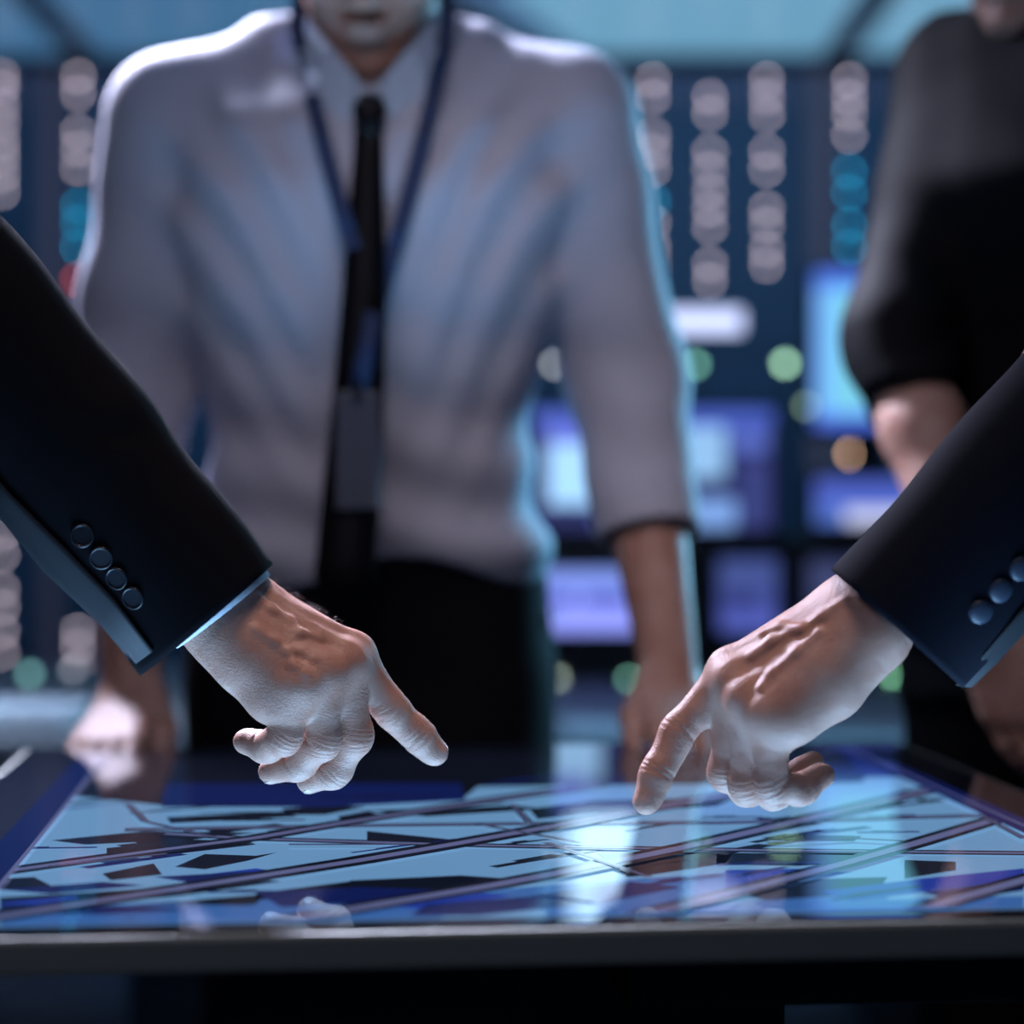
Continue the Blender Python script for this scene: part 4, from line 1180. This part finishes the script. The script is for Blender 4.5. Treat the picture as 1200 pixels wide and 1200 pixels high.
# shirt
S = SDF((-.60, 1.86, 1.00), (.33, 2.42, 1.66), .005)
def shirt_fold(X, Y, Z):
    x = X+.142; z = Z-1.05
    ax_ = np.abs(x)
    # ridges that run from the shoulders down to the middle, plus slack over the waistband
    u = z-ax_*1.3+.035*np.sin(x*19+1)
    a = .0046*np.sin(u*62+1.3*np.sin(x*16+z*8))*np.clip((z-.05)*3, 0, 1)*np.clip(ax_*14, 0, 1)
    w1 = .0045*np.sin(z*75+6*x+2.2*np.sin(x*14))*np.clip(.35-z, 0, .3)*3
    return (a+w1).astype(np.float32)
S.torso(man_secs, 0, grow=.010, disp=shirt_fold)
nk = np.asarray(ms['neck'])
for sd in 'RL':
    g = -1 if sd == 'R' else 1
    sh, el, wr = (np.asarray(ms[q+sd]) for q in ('sh', 'el', 'wr'))
    S.cap(nk+np.array([g*.045, 0, -.030]), sh+np.array([0, 0, .006]), .052, .062, k=.05)
    S.cap(sh, el, .067, .061, k=.022, disp=folds(.0035, 40, 1.0+g, (.5*g, 0, 1)))
    end = el+(wr-el)*.54
    S.cap(el, end, .061, .049, k=.02, disp=folds(.003, 60, 2.0+g, (.3*g, 0, 1)))
    ea = nrm(wr-el)
    S.cap(end-ea*.035, end, .053, .051, k=.004)
    S.cap(end-ea*.02, end+ea*.06, .044, .044, k=.002, op='cut')
    sl, X, Y, Z = S.win(end-.12, end+.12)
    cut = ((X-end[0])*ea[0]+(Y-end[1])*ea[1]+(Z-end[2])*ea[2]).astype(np.float32)
    near = (X-end[0])**2+(Y-end[1])**2+(Z-end[2])**2 < .09**2
    S.d[sl] = np.where(near, np.maximum(S.d[sl], cut), S.d[sl])
sl, X, Y, Z = S.win(S.lo, S.lo+S.h*S.n)
hem = (CAMZ-(672-600)/(F/2.1)+.016*np.cos((X+.10)*24)+.0*Y)
armmask = (np.abs(X+.145) > .185)
S.d = np.where(armmask & (Z < 1.30), S.d, np.maximum(S.d, hem-Z)).astype(np.float32)
S.cap(nk+np.array([0, -.06, -.03]), nk+np.array([0, -.05, .15]), .055, .085, k=.01, op='cut')
S.d = np.maximum(S.d, Z-(nk[2]+.018)).astype(np.float32)
shirtS = S
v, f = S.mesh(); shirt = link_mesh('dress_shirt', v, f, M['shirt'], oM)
def onshirt(px, py, off=.003, D0=2.0):
    D = D0
    for it in range(4):
        p = P(px, py, D); D = float(shirtS.front(p[0], p[2]))
        if D > 2.25 or D < 1.85: D = D0; break
    return P(px, py, D-off)
# placket and buttons
pts = [onshirt(434-.04*(y-110), y, .002) for y in range(150, 680, 24)]
vs_, fs_ = ribbon(pts, .014, .004, (1, 0, 0)); link_mesh('placket', vs_, fs_, M['shirt'], shirt)
# collar: stand and two leaves
def slab(outline, thick, name, m, parent):
    """outline of 3-D points, extruded backwards"""
    n = len(outline); vs = [np.asarray(p) for p in outline]+[np.asarray(p)+np.array([0, thick, 0]) for p in outline]
    fs = [list(range(n))[::-1], [n+i for i in range(n)]]+[[i, (i+1) % n, n+(i+1) % n, n+i] for i in range(n)]
    return link_mesh(name, vs, fs, m, parent, smooth=False)
def leaf(g):
    tx = lambda px: 434+g*(px-434)
    out = [P(tx(436), 108, 2.000), P(tx(455), 84, 1.998), P(tx(482), 52, 2.012), P(tx(508), 18, 2.045), P(tx(521), 4, 2.085), P(tx(530), 30, 2.082), P(tx(526), 70, 2.040), P(tx(508), 120, 1.995), P(tx(484), 166, 1.982), P(tx(458), 138, 1.986)]
    b = bmesh.new()
    vs = [b.verts.new(p) for p in out]; b.faces.new(vs)
    bmesh.ops.triangulate(b, faces=b.faces[:]); bmesh.ops.subdivide_edges(b, edges=b.edges[:], cuts=2, use_grid_fill=True)
    r_ = bmesh.ops.extrude_face_region(b, geom=b.faces[:]); 
    for v_ in [e for e in r_['geom'] if isinstance(e, bmesh.types.BMVert)]: v_.co.y += .004
    bmesh.ops.recalc_face_normals(b, faces=b.faces[:])
    me = bpy.data.meshes.new('collar_leaf'); 
    for v_ in b.verts: v_.co -= Vector(oM['_o'])
    b.to_mesh(me); b.free(); me.materials.append(M['shirt_blue'])
    o = bpy.data.objects.new('collar_leaf', me); COL.objects.link(o); o.parent = shirt; o['_o'] = oM['_o']
leaf(1); leaf(-1)
b = B(); b.cyl(nk+np.array([0, -.005, -.035]), nk+np.array([0, -.022, .030]), .068, .066, n=40); cb = b.out('collar_stand', M['shirt_blue'], shirt, smooth=True)
# tie
knot = [P(434, 118, 1.975), P(433, 128, 1.970), P(432, 150, 1.972), P(431, 158, 1.978)]
vs_, fs_ = tube(knot, [.013, .0165, .0125, .010], n=16, squash=((0, 1, 0), .6))
tie = link_mesh('necktie', vs_, fs_, M['tie'], oM)
ys = list(range(150, 716, 22)); pts = []; hw = []
for y in ys:
    t = (y-150)/560; cx = 432-8*t-24*t*t
    D = onshirt(cx, y, 0, 1.99)[1]; pts.append([cx, y, D])
Ds = np.array([p[2] for p in pts]); 
for i in range(len(Ds)): Ds[i] = Ds[max(0, i-2):i+3].min()
pts = [P(p[0], p[1], D-.009) for p, D in zip(pts, Ds)]
hw = [np.interp(y, [150, 300, 560, 680, 694, 716], [.0125, .019, .0265, .028, .020, .002]) for y in ys]
tiepts = pts[8:]
vs_, fs_ = ribbon(pts, hw, .005, (1, 0, 0)); link_mesh('blade', vs_, fs_, M['tie'], tie)
# lanyard with badge: hangs over the tie
lan = None; strands = []
for g, x0 in ((-1, 348), (1, 524)):
    pts = []
    for t in np.linspace(0, 1, 22):
        px = x0+(438-x0)*t**(1.05)+g*4*math.sin(t*pi); py = 30+t*340
        D = onshirt(px, py, .0, 2.02)[1] if py > 70 else 2.04
        pts.append([px, py, D])
    Ds = np.array([p[2] for p in pts]); Ds = np.array([Ds[max(0, i-1):i+2].min() for i in range(len(Ds))])
    cl = 0.004+.016*np.linspace(0, 1, 22)
    pts = [P(p[0], p[1], D-c_) for p, D, c_ in zip(pts, Ds, cl)]
    back = [np.array([pts[0][0]-g*.012, 2.10, pts[0][2]+.055]), np.array([pts[0][0]-g*.002, 2.06, pts[0][2]+.045])]
    strands.append(ribbon(back+pts, .0075, .002, (1, 0, 0)))
vs_, fs_ = merge([(a, [list(q) for q in b_]) for a, b_ in strands]); lan = link_mesh('lanyard', vs_, fs_, M['lanyard'], oM, smooth=False)
y0 = min(p[1] for p in tiepts)-.009
vs_, fs_ = ribbon([P(438, 366, y0), P(430, 410, y0), P(420, 462, y0)], .0085, .003, (1, 0, 0)); link_mesh('strap', vs_, fs_, M['lanyard'], lan)
b = B()
c_ = P(419, 525, y0); b.box((c_[0]-.020, c_[1]-.002, c_[2]-.056), (c_[0]+.020, c_[1]+.002, c_[2]+.052), bev=.0015); bd = b.out('badge', M['badge'], lan)
b = B(); b.cyl(P(419, 455, y0)-np.array([0, .003, 0]), P(419, 468, y0)-np.array([0, .003, 0]), .005); b.out('clip', M['metal'], bd)

# ---------------- woman in black at the back right corner
wy = math.radians(38)
def W_(px, py, D): return P(px, py, D)
ws = dict(yaw=-wy, table=FEM, hips=W_(1262, 700, 2.16), neck=W_(1213, 25, 2.16), head=W_(1205, -95, 2.13), pitch=.3, s=.95, nr=.046, longhair=True,
    shR=W_(1124, 90, 2.22), elR=W_(1054, 405, 2.11), wrR=W_(1150, 740, 1.97), shL=W_(1320, 85, 2.04), elL=W_(1375, 400, 2.05), wrL=W_(1330, 700, 1.98),
    handR=(np.array([.35, -.25, -.9]), np.array([-.6, -.5, .2]), np.array([.2, -1, 0]), .35), handL=(np.array([-.35, -.35, -.8]), np.array([.5, -.5, .2]), np.array([0, -1, 0]), .35),
    knR=(.50, 2.22, .5), knL=(.66, 2.10, .5), anR=(.50, 2.26, .09), anL=(.67, 2.13, .09))
oW, wsecs, RW, HRW, qW = person('person in a black blouse with pushed-up sleeves at the table\'s far right corner', ws, h=.005)
trousers(oW, ws, wsecs, RW, M['trousers'], 1.10); shoes(oW, ws, RW)
pts = np.array([ws[k] for k in ('hips', 'neck', 'shR', 'elR', 'shL', 'elL')]); 
S = SDF(pts.min(0)-.16, pts.max(0)+.12, .005)
S.torso(wsecs, ws['yaw'], grow=.014, disp=folds(.0035, 30, .9, (.3, .2, 1)))
nk = np.asarray(ws['neck'])
for sd in 'RL':
    g = -1 if sd == 'R' else 1
    sh, el, wr = (np.asarray(ws[q+sd]) for q in ('sh', 'el', 'wr'))
    S.cap(nk+np.array([0, 0, -.035]), sh, .050, .062, k=.04)
    S.cap(sh, el, .060, .052, k=.03, disp=folds(.0035, 44, 1.5, (.3, 0, 1)))
    end = el+(wr-el)*.13
    S.cap(el+np.array([0, 0, .015]), end, .058, .053, k=.02, disp=folds(.004, 80, 1.5, (.5, 0, 1)))
    ea = nrm(wr-el); S.cap(end-ea*.01, end+ea*.06, .045, .045, k=.002, op='cut')
S.cap(nk+np.array([0, -.01, .01]), nk+np.array([0, -.02, .2]), .052, .09, k=.008, op='cut')
Z = (S.lo[2]+S.h*np.arange(S.n[2]))[None, None, :].astype(np.float32)
S.d = np.maximum(S.d, Z-(nk[2]+.02)).astype(np.float32); S.d = np.maximum(S.d, (ws['hips'][2]-.05)-Z).astype(np.float32)
v, f = S.mesh(); link_mesh('blouse', v, f, M['blouse'], oW)

for o in list(C.objects):
    if '_o' in o: del o['_o']
